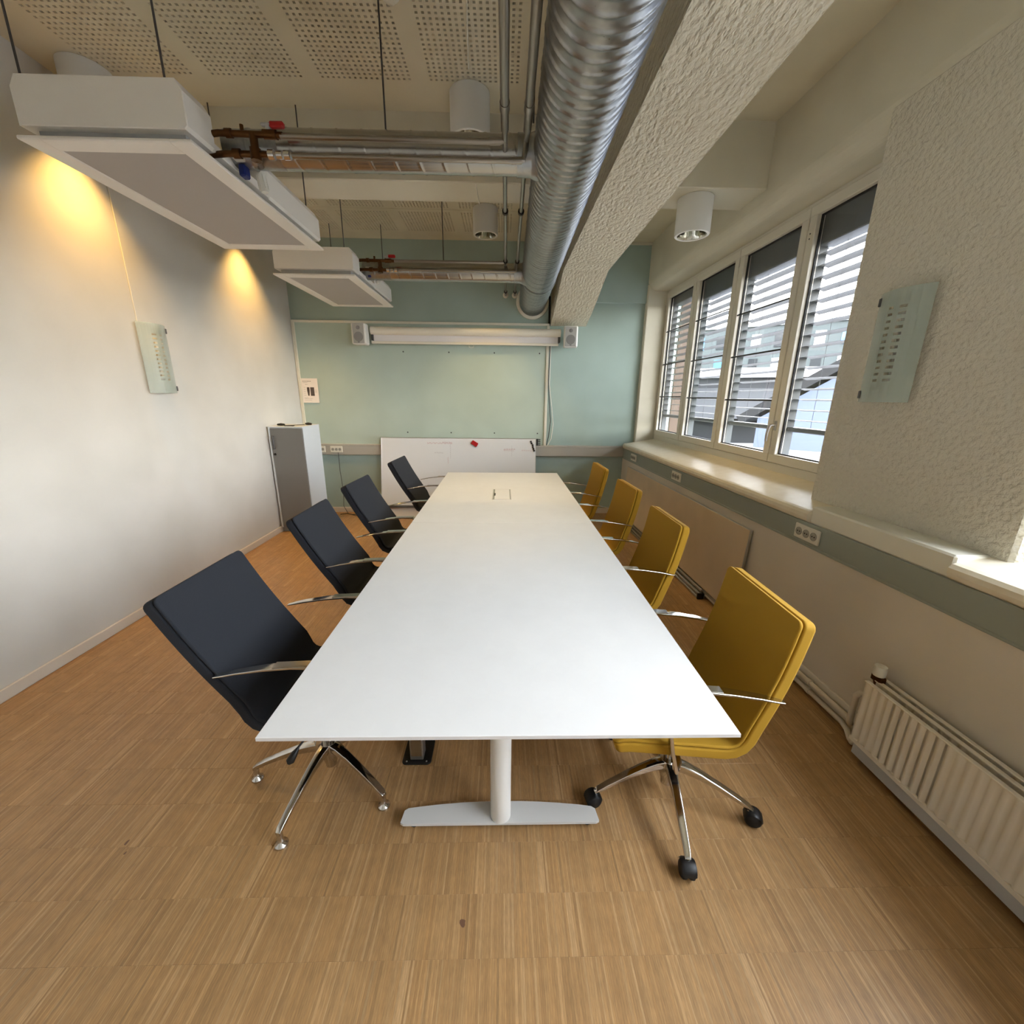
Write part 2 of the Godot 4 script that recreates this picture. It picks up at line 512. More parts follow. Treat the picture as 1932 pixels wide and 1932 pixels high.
func build_ceiling() -> void:
	var o := thing("ceiling", "cream plasterboard ceiling with fields of square perforations", "ceiling", Transform3D(), "", "structure")
	part("slab", bxm(Vector3(X_LEFT - 0.15, Y_CEIL + 0.06, Z_FAR - 0.2), Vector3(2.6, Y_CEIL + 0.2, Z_BACK + 0.15)), M.ceiling, o)
	part("felt_backing", bxm(Vector3(X_LEFT, Y_CEIL + 0.013, Z_FAR), Vector3(0.58, Y_CEIL + 0.02, Z_BACK)), M.void_black, o)
	var pitch := 0.031; var cols := 17; var fw := pitch * cols
	var bays := [[-2.985, 36], [-2.985 + 36 * pitch + 0.12, 36], [-4.655, 30], [-5.245, 16]]   # far edge and rows of each run of fields
	var meshes := {}
	for bay in bays:
		if not meshes.has(bay[1]): meshes[bay[1]] = perforated(cols, bay[1], pitch, 0.0135)
	var solid := MB.new()
	var xr := 0.09
	var lefts := []
	for k in 5:
		var x0: float = xr - fw - k * 0.62
		if x0 > X_LEFT: lefts.append(x0)
	for bay in bays:
		for x0: float in lefts:
			put("perforated_panel", meshes[bay[1]], M.ceiling, o, at(x0, Y_CEIL, bay[0]))
	# plain strips between and around the fields
	var plain := func(x0: float, x1: float, z0: float, z1: float) -> void:
		solid.bx(Vector3(x0, Y_CEIL, z0), Vector3(x1, Y_CEIL + 0.0125, z1))
	var runs := []
	for bay in bays: runs.append([bay[0], bay[0] + bay[1] * pitch])
	var edges := [[-3.248, -2.985], [runs[0][1], runs[1][0]], [runs[1][1], Z_BACK], [Z_FAR, -5.245], [runs[3][1], -4.6925], [-4.6885, -4.655], [runs[2][1], -3.545]]
	for e in edges: plain.call(X_LEFT, 0.58, e[0], e[1])
	for r in runs:
		plain.call(xr, 0.58, r[0], r[1])
		plain.call(X_LEFT, lefts[-1], r[0], r[1])
		for k in lefts.size() - 1:
			plain.call(lefts[k + 1] + fw, lefts[k], r[0], r[1])
	part("plain_board", solid, M.ceiling, o)
	var b := MB.new()
	b.bx(Vector3(1.02, Y_CEIL, Z_FAR), Vector3(2.3, Y_CEIL + 0.06, Z_BACK))
	part("window_bay_board", b, M.ceiling, o)
	b = MB.new()
	b.box(Vector3(1.45, Y_CEIL - 0.012, Z_FAR + 0.03), Vector3(0.86, 0.03, 0.06), 0.008)
	solo("trim_1", b, M.wall_cream, "short cream cornice above the green wall beside the window", "trim", Transform3D(), "", "structure")
	# cross beam
	o = thing("cross_beam", "cream painted beam crossing under the ceiling", "beam", Transform3D(), "", "structure")
	part("beam", bxm(Vector3(X_LEFT, 2.92, -3.545), Vector3(0.585, Y_CEIL + 0.03, -3.248), 0.006), M.wall_cream, o)
	part("beam", bxm(Vector3(1.015, 2.92, -3.58), Vector3(1.86, Y_CEIL + 0.03, -3.25), 0.006), M.wall_cream, o)
	# long haunched concrete beam
	var poly := PackedVector2Array([Vector2(Z_BACK, 2.7376), Vector2(Z_BACK, Y_CEIL + 0.05), Vector2(Z_FAR - 0.02, Y_CEIL + 0.05), Vector2(Z_FAR - 0.02, 2.385), Vector2(-5.2, 2.475), Vector2(-4.9, 2.575), Vector2(-4.66, 2.67), Vector2(-4.47, 2.7376)])
	b = MB.new()
	b.prism(poly, 0.44, Transform3D(Basis(Vector3(0, 0, 1), Vector3(0, 1, 0), Vector3(-1, 0, 0)), Vector3(1.021, 0, 0)), 0.012)
	solo("haunched_beam", b, M.rough_plaster, "thick roughcast beam with a haunched end, beside the spiral duct", "beam", Transform3D(), "", "structure")

func build_right_wall() -> void:
	# wall axes: turned about z = -3
	RW = Transform3D(Basis(), Vector3(0, 0, -3)) * Transform3D(Basis(Vector3.UP, atan(0.02)), Vector3.ZERO) * Transform3D(Basis(), Vector3(0, 0, 3))
	var XO := 2.16
	var o := thing("wall_right", "cream window wall with a rounded lintel and deep window openings", "wall", RW, "", "structure")
	# lintel with a rounded lower edge, over both openings
	var prof := PackedVector2Array([Vector2(XO, 2.785), Vector2(1.98, 2.785)])
	for k in 9:
		var a := PI * 0.5 * k / 8.0
		prof.append(Vector2(1.90 - 0.11 * sin(a), 2.90 - 0.11 * cos(a) - 0.005))
	prof.append(Vector2(1.79, Y_CEIL + 0.05)); prof.append(Vector2(XO, Y_CEIL + 0.05))
	var b := MB.new()
	b.prism(prof, Z_BACK + 0.1 - Z_FAR + 0.15, at(0, 0, Z_FAR - 0.15))
	part("lintel", b, M.wall_cream, o)
	part("parapet", bxm(Vector3(1.66, -0.05, Z_FAR - 0.15), Vector3(XO, 0.965, Z_BACK + 0.1)), M.wall_low, o)
	b = MB.new()
	b.bx(Vector3(1.79, 0.96, -2.283), Vector3(XO, 2.86, -1.30), 0.012)
	b.bx(Vector3(1.79, 0.96, 1.75), Vector3(XO, 2.86, Z_BACK + 0.1))
	part("pillar", b, M.pillar_plaster, o)
	part("jamb", bxm(Vector3(1.785, 0.96, Z_FAR - 0.15), Vector3(XO, 2.86, -5.405), 0.01), M.wall_cream, o)
	# trunking under the sills
	o = thing("cable_trunking", "grey-green cable trunking running below the window sill", "trunking", RW)
	b = MB.new(); b.bx(Vector3(1.648, 0.78, -5.45), Vector3(1.6595, 0.902, Z_BACK), 0.003)
	part("cover", b, M.trunk, o)
	part("lower_lip", bxm(Vector3(1.644, 0.772, -5.45), Vector3(1.6595, 0.786, Z_BACK), 0.003), M.trunk, o)
	# sills
	for s in [[-5.415, -2.08, "deep glossy cream window sill below the four-casement window"], [-1.36, 1.82, "deep cream window sill above the ribbed radiator"]]:
		b = MB.new()
		var sp := PackedVector2Array([Vector2(1.655, 0.902), Vector2(1.640, 0.912), Vector2(1.632, 0.93), Vector2(1.633, 0.95), Vector2(1.645, 0.964), Vector2(1.662, 0.969), Vector2(2.05, 1.032), Vector2(2.05, 0.94), Vector2(1.70, 0.94), Vector2(1.70, 0.902)])
		b.prism(sp, s[1] - s[0], at(0, 0, s[0]))
		solo("window_sill", b, M.sill, s[2], "window sill", RW, "", "structure")
	b = MB.new()
	b.bx(Vector3(1.652, 0.902, -2.08), Vector3(1.80, 0.995, -1.36), 0.008)
	solo("trim_2", b, M.trim, "cream ledge at the foot of the roughcast pillar", "trim", RW, "", "structure")

func casement(parent: Node3D, x: float, z0: float, z1: float, y0: float, y1: float, bars: Array, handle: bool, clips: bool) -> void:
	# sash frame, the far stile at z0
	var c := Node3D.new(); c.name = "casement"; parent.add_child(c, true)
	var g := 0.003; var w := 0.066; var t := 0.058
	var a0 := z0 + g; var a1 := z1 - g
	var b := MB.new()
	b.bx(Vector3(x, y0 + g, a0), Vector3(x + t, y0 + w, a1), 0.004)
	b.bx(Vector3(x, y1 - w, a0), Vector3(x + t, y1 - g, a1), 0.004)
	b.bx(Vector3(x, y0 + w - 0.004, a0), Vector3(x + t, y1 - w + 0.004, a0 + w), 0.004)
	b.bx(Vector3(x, y0 + w - 0.004, a1 - w), Vector3(x + t, y1 - w + 0.004, a1), 0.004)
	part("sash", b, M.frame, c)
	b = MB.new()
	var i0 := a0 + w; var i1 := a1 - w; var j0 := y0 + w; var j1 := y1 - w; var e := 0.008
	b.bx(Vector3(x + 0.03, j0 - 0.002, i0 - 0.002), Vector3(x + 0.045, j0 + e, i1 + 0.002))
	b.bx(Vector3(x + 0.03, j1 - e, i0 - 0.002), Vector3(x + 0.045, j1 + 0.002, i1 + 0.002))
	b.bx(Vector3(x + 0.03, j0, i0 - 0.002), Vector3(x + 0.045, j1, i0 + e))
	b.bx(Vector3(x + 0.03, j0, i1 - e), Vector3(x + 0.045, j1, i1 + 0.002))
	part("gasket", b, M.gasket, c)
	b = MB.new()
	b.quad(Vector3(x + 0.037, j0, i1), Vector3(x + 0.037, j0, i0), Vector3(x + 0.037, j1, i0), Vector3(x + 0.037, j1, i1))
	part("pane", b, M.glass, c)
	for y: float in bars:
		b = MB.new()
		b.tube([Vector3(x + 0.012, y, i0 - 0.004), Vector3(x + 0.012, y, i1 + 0.004)], 0.0065, 8)
		part("safety_bar", b, M.bar_dark, c)
	if handle:
		b = MB.new()
		b.box(Vector3(x - 0.004, 1.36, a0 + 0.028), Vector3(0.008, 0.07, 0.026), 0.003)
		b.tube([Vector3(x - 0.004, 1.365, a0 + 0.028), Vector3(x - 0.042, 1.365, a0 + 0.028)], 0.008, 10)
		b.tube([Vector3(x - 0.042, 1.370, a0 + 0.030), Vector3(x - 0.046, 1.35, a0 + 0.022), Vector3(x - 0.046, 1.30, a0 + 0.012), Vector3(x - 0.042, 1.245, a0 + 0.006)], [0.012, 0.012, 0.011, 0.009], 10)
		part("handle", b, M.alu, c)
	for hy: float in [y0 + 0.11, y1 - 0.14]:
		b = MB.new(); b.tube([Vector3(x - 0.006, hy, a0 + 0.004), Vector3(x - 0.006, hy + 0.07, a0 + 0.004)], 0.006, 8)
		part("hinge", b, M.frame, c)
	if clips:
		for k in 2:
			b = MB.new(); b.tube([Vector3(x - 0.002, 2.60 - k * 0.03, a0 + 0.03), Vector3(x + 0.002, 2.60 - k * 0.03, a0 + 0.03)], 0.005, 8)
			part("screw_hole", b, M.gasket, c)

func build_windows() -> void:
	var x := 2.02; var y0 := 1.088; var y1 := 2.765
	var seams := [-5.40, -4.640, -3.860, -3.060, -2.285]
	var o := thing("window_1", "four-casement cream window facing the neighbouring roofs", "window", RW, "", "structure")
	var b := MB.new()
	b.bx(Vector3(x + 0.01, 1.02, seams[0] - 0.003), Vector3(x + 0.07, y0, seams[4]), 0.003)
	b.bx(Vector3(x + 0.01, y1, seams[0] - 0.003), Vector3(x + 0.07, 2.80, seams[4]), 0.003)
	for k in 5:
		b.bx(Vector3(x + 0.03, y0, seams[k] - 0.025), Vector3(x + 0.07, y1, seams[k] + 0.025))
	part("outer_frame", b, M.frame, o)
	var bars := [[2.32, 1.945, 1.565], [2.32, 1.93, 1.555], [2.24, 1.90, 1.54], []]
	for k in 4:
		casement(o, x, seams[k], seams[k + 1], y0, y1, bars[k], k == 3, k == 3)
	# plain second window over the radiator
	o = thing("window_2", "cream window over the ribbed radiator", "window", RW, "", "structure")
	b = MB.new()
	b.bx(Vector3(x + 0.01, 1.02, -1.31), Vector3(x + 0.07, y0, 1.76), 0.003)
	b.bx(Vector3(x + 0.01, y1, -1.31), Vector3(x + 0.07, 2.80, 1.76), 0.003)
	part("outer_frame", b, M.frame, o)
	for k in 4:
		casement(o, x, -1.30 + k * 0.7625, -1.30 + (k + 1) * 0.7625, y0, y1, [], k == 1, false)
	# outside blinds
	var names := ["grey outside blind in the window bay beside the green wall", "grey outside blind in the second window bay from the green wall", "grey outside blind in the third window bay from the green wall", "grey outside blind in the window bay beside the pillar"]
	for k in 4:
		var z0: float = seams[k] + 0.016; var z1: float = seams[k + 1] - 0.016
		var t := thing("venetian_blind", names[k], "blind", RW * at(2.150, 0, (z0 + z1) * 0.5), "outside blinds of the four-casement window")
		var w := (z1 - z0) * 0.5
		var top := 2.53 if k > 0 else 2.62
		b = MB.new(); b.bx(Vector3(-0.055, top, -w), Vector3(0.06, 2.86, w), 0.006)
		part("head_box", b, M.blind_dark, t)
		b = MB.new(); b.box(Vector3(0, 1.335, 0), Vector3(0.078, 0.032, w * 2 - 0.02), 0.006)
		part("bottom_rail", b, M.blind_dark, t)
		var sl := MB.new()
		var sp := []
		for s in 7:
			var q := PackedVector3Array(); var u := s / 6.0 * 2.0 - 1.0
			for e in 2: q.append(Vector3(u * 0.04, 0.006 * (1.0 - u * u), (e * 2 - 1) * (w - 0.012)))
			sp.append(q)
		sl.grid(sp)
		sp.reverse()
		var low := []
		for q: PackedVector3Array in sp: low.append(PackedVector3Array([q[0] - Vector3(0, 0.0012, 0), q[1] - Vector3(0, 0.0012, 0)]))
		sl.grid(low)
		var sm := sl.mesh()
		var y := 1.40; var j := 0
		while y < top - 0.03:
			var tilt := 0.06 * sin(j * 2.1 + k) if k == 0 else 0.02
			put("slat", sm, M.slat, t, Transform3D(Basis(Vector3(0, 0, 1), -0.12 + tilt), Vector3(0, y, 0)))
			y += 0.072; j += 1
		for s: float in [-1.0, 1.0]:
			b = MB.new(); b.bx(Vector3(-0.045, 1.03, s * w - 0.012), Vector3(0.012, 2.80, s * w + 0.012))
			part("guide_rail", b, M.blind_dark, t)
		for s: float in [-0.6, 0.6]:
			b = MB.new(); b.tube([Vector3(0.035, 1.335, s * w), Vector3(0.035, top, s * w)], 0.0016, 6)
			part("ladder_cord", b, M.blind_dark, t)

func build_outside() -> void:
	# everything stands out beyond the window wall; the room is on an upper floor
	var hotel_m := mat(Color(0.20, 0.23, 0.23), 0.7)
	var pane_dark := mat(Color(0.10, 0.12, 0.14), 0.2)
	var pane_sky := mat(Color(0.24, 0.48, 0.72), 0.15)
	var pale := mat(Color(0.37, 0.41, 0.50), 0.8)
	var roof_dark := mat(Color(0.085, 0.09, 0.105), 0.6)
	var roof_blue := mat(Color(0.24, 0.28, 0.36), 0.6)
	var white := mat(Color(0.66, 0.66, 0.66), 0.8)
	var brick := mat(Color(0.28, 0.22, 0.17), 0.8)
	# brown reveal of our own facade
	var b := MB.new(); b.bx(Vector3(2.24, 0.9, -5.75), Vector3(2.42, 3.2, -5.47), 0.01)
	solo("facade_pier", b, brick, "brown facade pier just outside the window beside the green wall", "pier", RW)
	b = MB.new(); b.bx(Vector3(2.24, 0.9, -2.20), Vector3(2.5, 3.2, -1.35), 0.01)
	solo("facade_pier", b, brick, "brown facade pier outside between the two windows", "pier", RW)
	# our own building above, below and beside this room
	b = MB.new()
	b.bx(Vector3(2.18, 3.42, -34), Vector3(2.42, 15.0, 22)); b.bx(Vector3(2.20, -12, -34), Vector3(2.36, 0.86, 22))
	b.bx(Vector3(2.18, 0.86, -34), Vector3(2.42, 3.42, -5.8)); b.bx(Vector3(2.18, 0.86, 2.2), Vector3(2.42, 3.42, 22))
	solo("own_facade", b, mat(Color(0.50, 0.47, 0.42), 0.8), "plain facade of the building around the two windows", "facade", Transform3D(), "", "structure")
	# terrace roof below the window
	b = MB.new(); b.bx(Vector3(2.3, -0.35, -16), Vector3(13, -0.1, 3), 0.01)
	solo("flat_roof", b, mat(Color(0.62, 0.62, 0.63), 0.8), "white flat roof just below the windows", "roof")
	# grey hotel far behind
	var facing := Basis(Vector3.UP, -0.62)
	var t := thing("grey_block", "long grey office block with rows of small windows beyond the roofs", "building", Transform3D(facing, Vector3(33.0, 0, -50.0)))
	part("wall", bxm(Vector3(-40, -12, -10), Vector3(30, 9.8, 0)), hotel_m, t)
	part("roof_edge", bxm(Vector3(-40.2, 9.8, -10.2), Vector3(30.2, 10.2, 0.2)), mat(Color(0.42, 0.44, 0.44), 0.7), t)
	var wm := bxm(Vector3(-0.5, -0.75, 0), Vector3(0.5, 0.75, 0.08), 0.02).mesh()
	for r in 4:
		for c in 15:
			var m := pane_sky if (c * 7 + r * 3) % 5 == 0 else (pane_dark if (c + r) % 2 == 0 else white)
			put("window_pane", wm, m, t, at(-26 + c * 3.1 + (0.7 if c % 2 == 1 else 0.0), 8.2 - r * 2.7, 0))
	# white low building in front of it
	t = thing("white_hall", "low white hall with a dark pitched roof between the roofs", "building", Transform3D(Basis(Vector3.UP, -0.5), Vector3(17.5, 0, -27)))
	part("wall", bxm(Vector3(-16, -10, -6), Vector3(10, 2.9, 0)), mat(Color(0.15, 0.155, 0.17), 0.7), t)
	part("roof", bxm(Vector3(-16.3, 2.9, -6.3), Vector3(10.3, 3.5, 0.3)), white, t)
	b = MB.new()
	b.prism(PackedVector2Array([Vector2(-16.5, 2.4), Vector2(10.5, 2.4), Vector2(10.5, 0.2), Vector2(-16.5, 0.2)]), 0.3, Transform3D(Basis(Vector3.RIGHT, -0.5), Vector3(0, 0, 1.0)))
	part("lean_to_roof", b, roof_dark, t)
	# pale blue gable house
	t = thing("gable_house", "pale blue gabled house with dark roof edges opposite the window", "building", Transform3D(Basis(Vector3.UP, -0.72), Vector3(10.6, 0, -13.2)))
	b = MB.new()
	b.prism(PackedVector2Array([Vector2(-2.2, -6), Vector2(7.0, -6), Vector2(7.0, 4.2), Vector2(1.3, 3.3), Vector2(-2.2, 0.9)]), 6.0, at(0, 0, -6.0))
	part("wall", b, pale, t)
	b = MB.new()
	b.prism(PackedVector2Array([Vector2(-2.7, 0.72), Vector2(1.25, 3.42), Vector2(1.15, 3.70), Vector2(-2.85, 0.95)]), 6.4, at(0, 0, -6.2))
	part("roof", b, roof_dark, t)
	for k in 2:
		b = MB.new(); b.bx(Vector3(1.2 + k * 0.95, -0.1, -0.02), Vector3(1.9 + k * 0.95, 1.15, 0.05), 0.02)
		part("window_pane", b, pane_dark, t)
	b = MB.new(); b.bx(Vector3(-2.4, -0.35, 0), Vector3(6.0, -0.15, 0.35), 0.02)
	part("ledge", b, roof_blue, t)
	# second pale house further left with blue roof below
	t = thing("pale_house", "pale blue house wall with a slate roof beyond the second window bay", "building", Transform3D(Basis(Vector3.UP, -0.45), Vector3(8.6, 0, -23.5)))
	part("wall", bxm(Vector3(-3.4, -6, -5), Vector3(0.6, 2.5, -1.0), 0.02), pale, t)
	b = MB.new()
	b.prism(PackedVector2Array([Vector2(-5.0, -0.6), Vector2(4.0, -0.6), Vector2(4.0, -0.4), Vector2(-5.0, -0.4)]), 4.2, Transform3D(Basis(Vector3.RIGHT, 0.35), Vector3(0, -0.5, -0.9)))
	part("roof", b, roof_blue, t)
	for k in 2:
		b = MB.new(); b.bx(Vector3(-2.6 + k * 1.4, 0.9, -1.02), Vector3(-1.9 + k * 1.4, 1.9, -0.96), 0.02)
		part("window_pane", b, pane_dark, t)

func build_far_wall() -> void:
	var o := thing("wall_far", "grey-green plaster wall behind the whiteboard", "wall", Transform3D(), "", "structure")
	part("plaster", bxm(Vector3(X_LEFT - 0.15, -0.05, Z_FAR - 0.15), Vector3(2.18, Y_CEIL + 0.05, Z_FAR)), M.wall_blue, o)
	part("upper_plaster", bxm(Vector3(1.015, 2.655, Z_FAR), Vector3(1.845, Y_CEIL, Z_FAR + 0.035), 0.006), M.wall_blue, o)
	# framed pin board
	o = thing("pin_board_panel", "wide pale green pin board framed in white trim on the far wall", "board", at(0, 0, Z_FAR), "", "")
	part("board", bxm(Vector3(-2.565, 0.926, 0), Vector3(0.545, 2.392, 0.010)), M.board_blue, o)
	part("trim_strip", bxm(Vector3(-2.575, 2.388, 0), Vector3(0.565, 2.416, 0.026), 0.004), M.trim, o)
	part("trim_strip", bxm(Vector3(-2.575, 0.926, 0), Vector3(-2.538, 2.39, 0.026), 0.004), M.trim, o)
	part("trim_strip", bxm(Vector3(0.538, 0.926, 0), Vector3(0.572, 2.39, 0.026), 0.004), M.trim, o)
	for r in 2:
		for k in 4:
			var b := MB.new(); var p := Vector3(-1.24 + k * 0.565, 2.07 if r == 0 else 1.085, 0.008)
			b.tube([p, p + Vector3(0, 0, 0.007)], 0.009, 8)
			part("screw", b, M.handle_grey, o)
	# rail with sockets
	o = thing("socket_rail", "beige dado trunking with white power sockets on the green wall", "trunking", at(0, 0, Z_FAR))
	part("cover", bxm(Vector3(-2.56, 0.79, 0), Vector3(1.66, 0.926, 0.05), 0.005), M.rail, o)
	part("upper_lip", bxm(Vector3(-2.56, 0.905, 0), Vector3(1.66, 0.930, 0.056), 0.003), M.rail, o)
	sockets(o, [[-2.42, 2], [-2.245, 3]], 0.05)

# sockets facing +z: [left x, number of outlets]
func sockets(o: Node3D, plates: Array, z: float) -> void:
	for p in plates:
		var w: float = 0.045 * p[1] + 0.02
		var pl := part("socket_plate", bxm(Vector3(p[0], 0.822, z), Vector3(p[0] + w, 0.902, z + 0.012), 0.003), M.plastic_white, o)
		for k in int(p[1]):
			var b := MB.new()
			var c := Vector3(p[0] + 0.0325 + 0.045 * k, 0.862, z + 0.0125)
			b.lathe([Vector2(0.0195, 0.0), Vector2(0.0195, 0.002), Vector2(0.017, 0.003), Vector2(0.016, 0.0015), Vector2(0.016, 0.0015), Vector2(0.0001, 0.0015)], 18, c, Basis(Vector3.RIGHT, PI * 0.5))
			part("outlet", b, M.socket_hole, pl)
			for e: float in [-1.0, 1.0]:
				b = MB.new(); b.box(c + Vector3(e * 0.007, e * 0.003, 0.0015), Vector3(0.006, 0.006, 0.003))
				part("pin_hole", b, M.black, pl)

# ------------------------------------------------------------------ duct work
func spiral(path0: Vector3, path1: Vector3, r: float, pitch: float, rib: float, ribs: int, seam: float, step: float, seg: int) -> MB:
	# tube with a helical lock seam and lighter ribs between its turns
	var b := MB.new()
	var axis := (path1 - path0).normalized()
	var L := (path1 - path0).length()
	var side := axis.cross(Vector3.UP).normalized()
	var up := side.cross(axis)
	var rows := []
	var N := int(L / step)
	for i in N + 1:
		var s := L * i / N
		var ring := PackedVector3Array()
		for k in seg:
			var a := TAU * k / seg
			var f := fposmod(s / pitch + float(k) / seg, 1.0)
			var h := 0.0
			var ds := absf(f - 0.5) * pitch
			if ds < 0.008: h = seam * (1.0 - ds / 0.008)
			if ribs > 0:
				var f2 := fposmod(f * (ribs + 1) + (ribs + 1) * 0.5, 1.0)
				var d2 := absf(f2 - 0.5) * pitch / (ribs + 1)
				var d3 := (0.5 - absf(f2 - 0.5)) * pitch / (ribs + 1)
				if d3 < 0.009 and ds > 0.012: h = maxf(h, rib * (1.0 - d3 / 0.009))
				if d2 < 0.0: h = 0.0
			ring.append(path0 + axis * s + (side * cos(a) + up * sin(a)) * (r + h))
		rows.append(ring)
	b.grid(rows, true)
	return b

func build_duct() -> void:
	var t := thing("spiral_duct", "large galvanised spiral ventilation duct running to the green wall", "duct")
	var p0 := Vector3(0.290, 2.615, Z_BACK - 0.05); var p1 := Vector3(0.353, 2.655, Z_FAR + 0.005)
	p0 = Vector3(0.2558 - 0.0176 * (Z_BACK - 0.05), 2.6057 - 0.0086 * (Z_BACK - 0.05), Z_BACK - 0.05)
	part("duct_tube", spiral(p0, p1, 0.1575, 0.150, 0.0045, 2, 0.0065, 0.0042, 56), M.galv, t)
	for z: float in [-1.2, -4.33]:
		var c := p0.lerp(p1, (z - p0.z) / (p1.z - p0.z))
		var b := MB.new()
		b.lathe([Vector2(0.1575, -0.03), Vector2(0.166, -0.03), Vector2(0.166, -0.03), Vector2(0.166, -0.012), Vector2(0.169, -0.008), Vector2(0.169, 0.008), Vector2(0.166, 0.012), Vector2(0.166, 0.03), Vector2(0.166, 0.03), Vector2(0.1575, 0.03)], 48, c, Basis(Vector3.RIGHT, PI * 0.5))
		part("joint_sleeve", b, M.galv, t)
	var b := MB.new()
	b.lathe([Vector2(0.162, 0.0), Vector2(0.162, 0.034), Vector2(0.162, 0.034), Vector2(0.190, 0.034), Vector2(0.197, 0.026), Vector2(0.197, 0.0)], 48, Vector3(0.353, 2.655, Z_FAR), Basis(Vector3.RIGHT, PI * 0.5))
	part("wall_collar", b, M.trim, t)
	# supply and return water pipes beside the duct
	for k in 2:
		var lab: String = ["thin steel water pipe beside the spiral duct, on its outer side", "thin steel water pipe close against the spiral duct"][k]
		var o := thing("water_pipe", lab, "pipe", Transform3D(), "steel water pipes under the ceiling")
		var xa: float = [-0.012, 0.073][k]; var xb: float = [0.027, 0.136][k]
		var P := func(z: float) -> Vector3:
			var f := (z + 0.0) / -5.5
			return Vector3(lerpf(xa, xb, f), 2.553 - 0.0315 * z, z)
		b = MB.new()
		b.tube([P.call(Z_BACK - 0.05), P.call(-1.0), P.call(-2.05)], 0.0165, 12)
		b.tube([P.call(-2.0), P.call(-3.5), P.call(Z_FAR + 0.002)], 0.0115, 12)
		part("pipe_run", b, M.steel_pipe, o)
		for z: float in [-1.93, -2.06]:
			b = MB.new(); var q: Vector3 = P.call(z); b.tube([q + Vector3(0, 0, 0.022), q + Vector3(0, 0.0, -0.022)], 0.0195 if z > -2.0 else 0.0165, 12)
			part("coupling", b, M.steel_pipe, o)
		for z: float in [-2.95, -4.05, -5.30]:
			b = MB.new(); var q: Vector3 = P.call(z); b.tube([q + Vector3(0, 0, 0.012), q + Vector3(0, 0, -0.012)], 0.019, 12)
			b.tube([q + Vector3(0, 0.01, 0), q + Vector3(0, 0.05, 0)], 0.005, 6)
			part("pipe_clamp", b, M.black, o)
		b = MB.new()
		b.lathe([Vector2(0.012, 0.012), Vector2(0.030, 0.010), Vector2(0.034, 0.0)], 24, Vector3(xb, 2.726, Z_FAR), Basis(Vector3.RIGHT, PI * 0.5))
		part("wall_rosette", b, M.trim, o)
		# branches to the two chilled units
		for u in 2:
			var z: float = [[-2.16, -4.06], [-2.165, -4.065]][k][u]
			var q: Vector3 = P.call(z)
			var y: float = q.y - [0.008, 0.075][k]
			var ends: float = [-0.96, -0.92][k]
			b = MB.new()
			b.tube([q, q.lerp(Vector3(q.x - 0.012, y, z), 0.6), Vector3(q.x - 0.012, y + 0.004, z), Vector3(q.x - 0.03, y, z), Vector3(ends, y, z)], 0.0115, 12)
			part("branch_pipe", b, M.steel_pipe, o)
			b = MB.new()
			b.tube([Vector3(q.x - 0.02, y + 0.002, z), Vector3(q.x - 0.065, y, z)], 0.014, 12)
			part("elbow", b, M.steel_pipe, o)

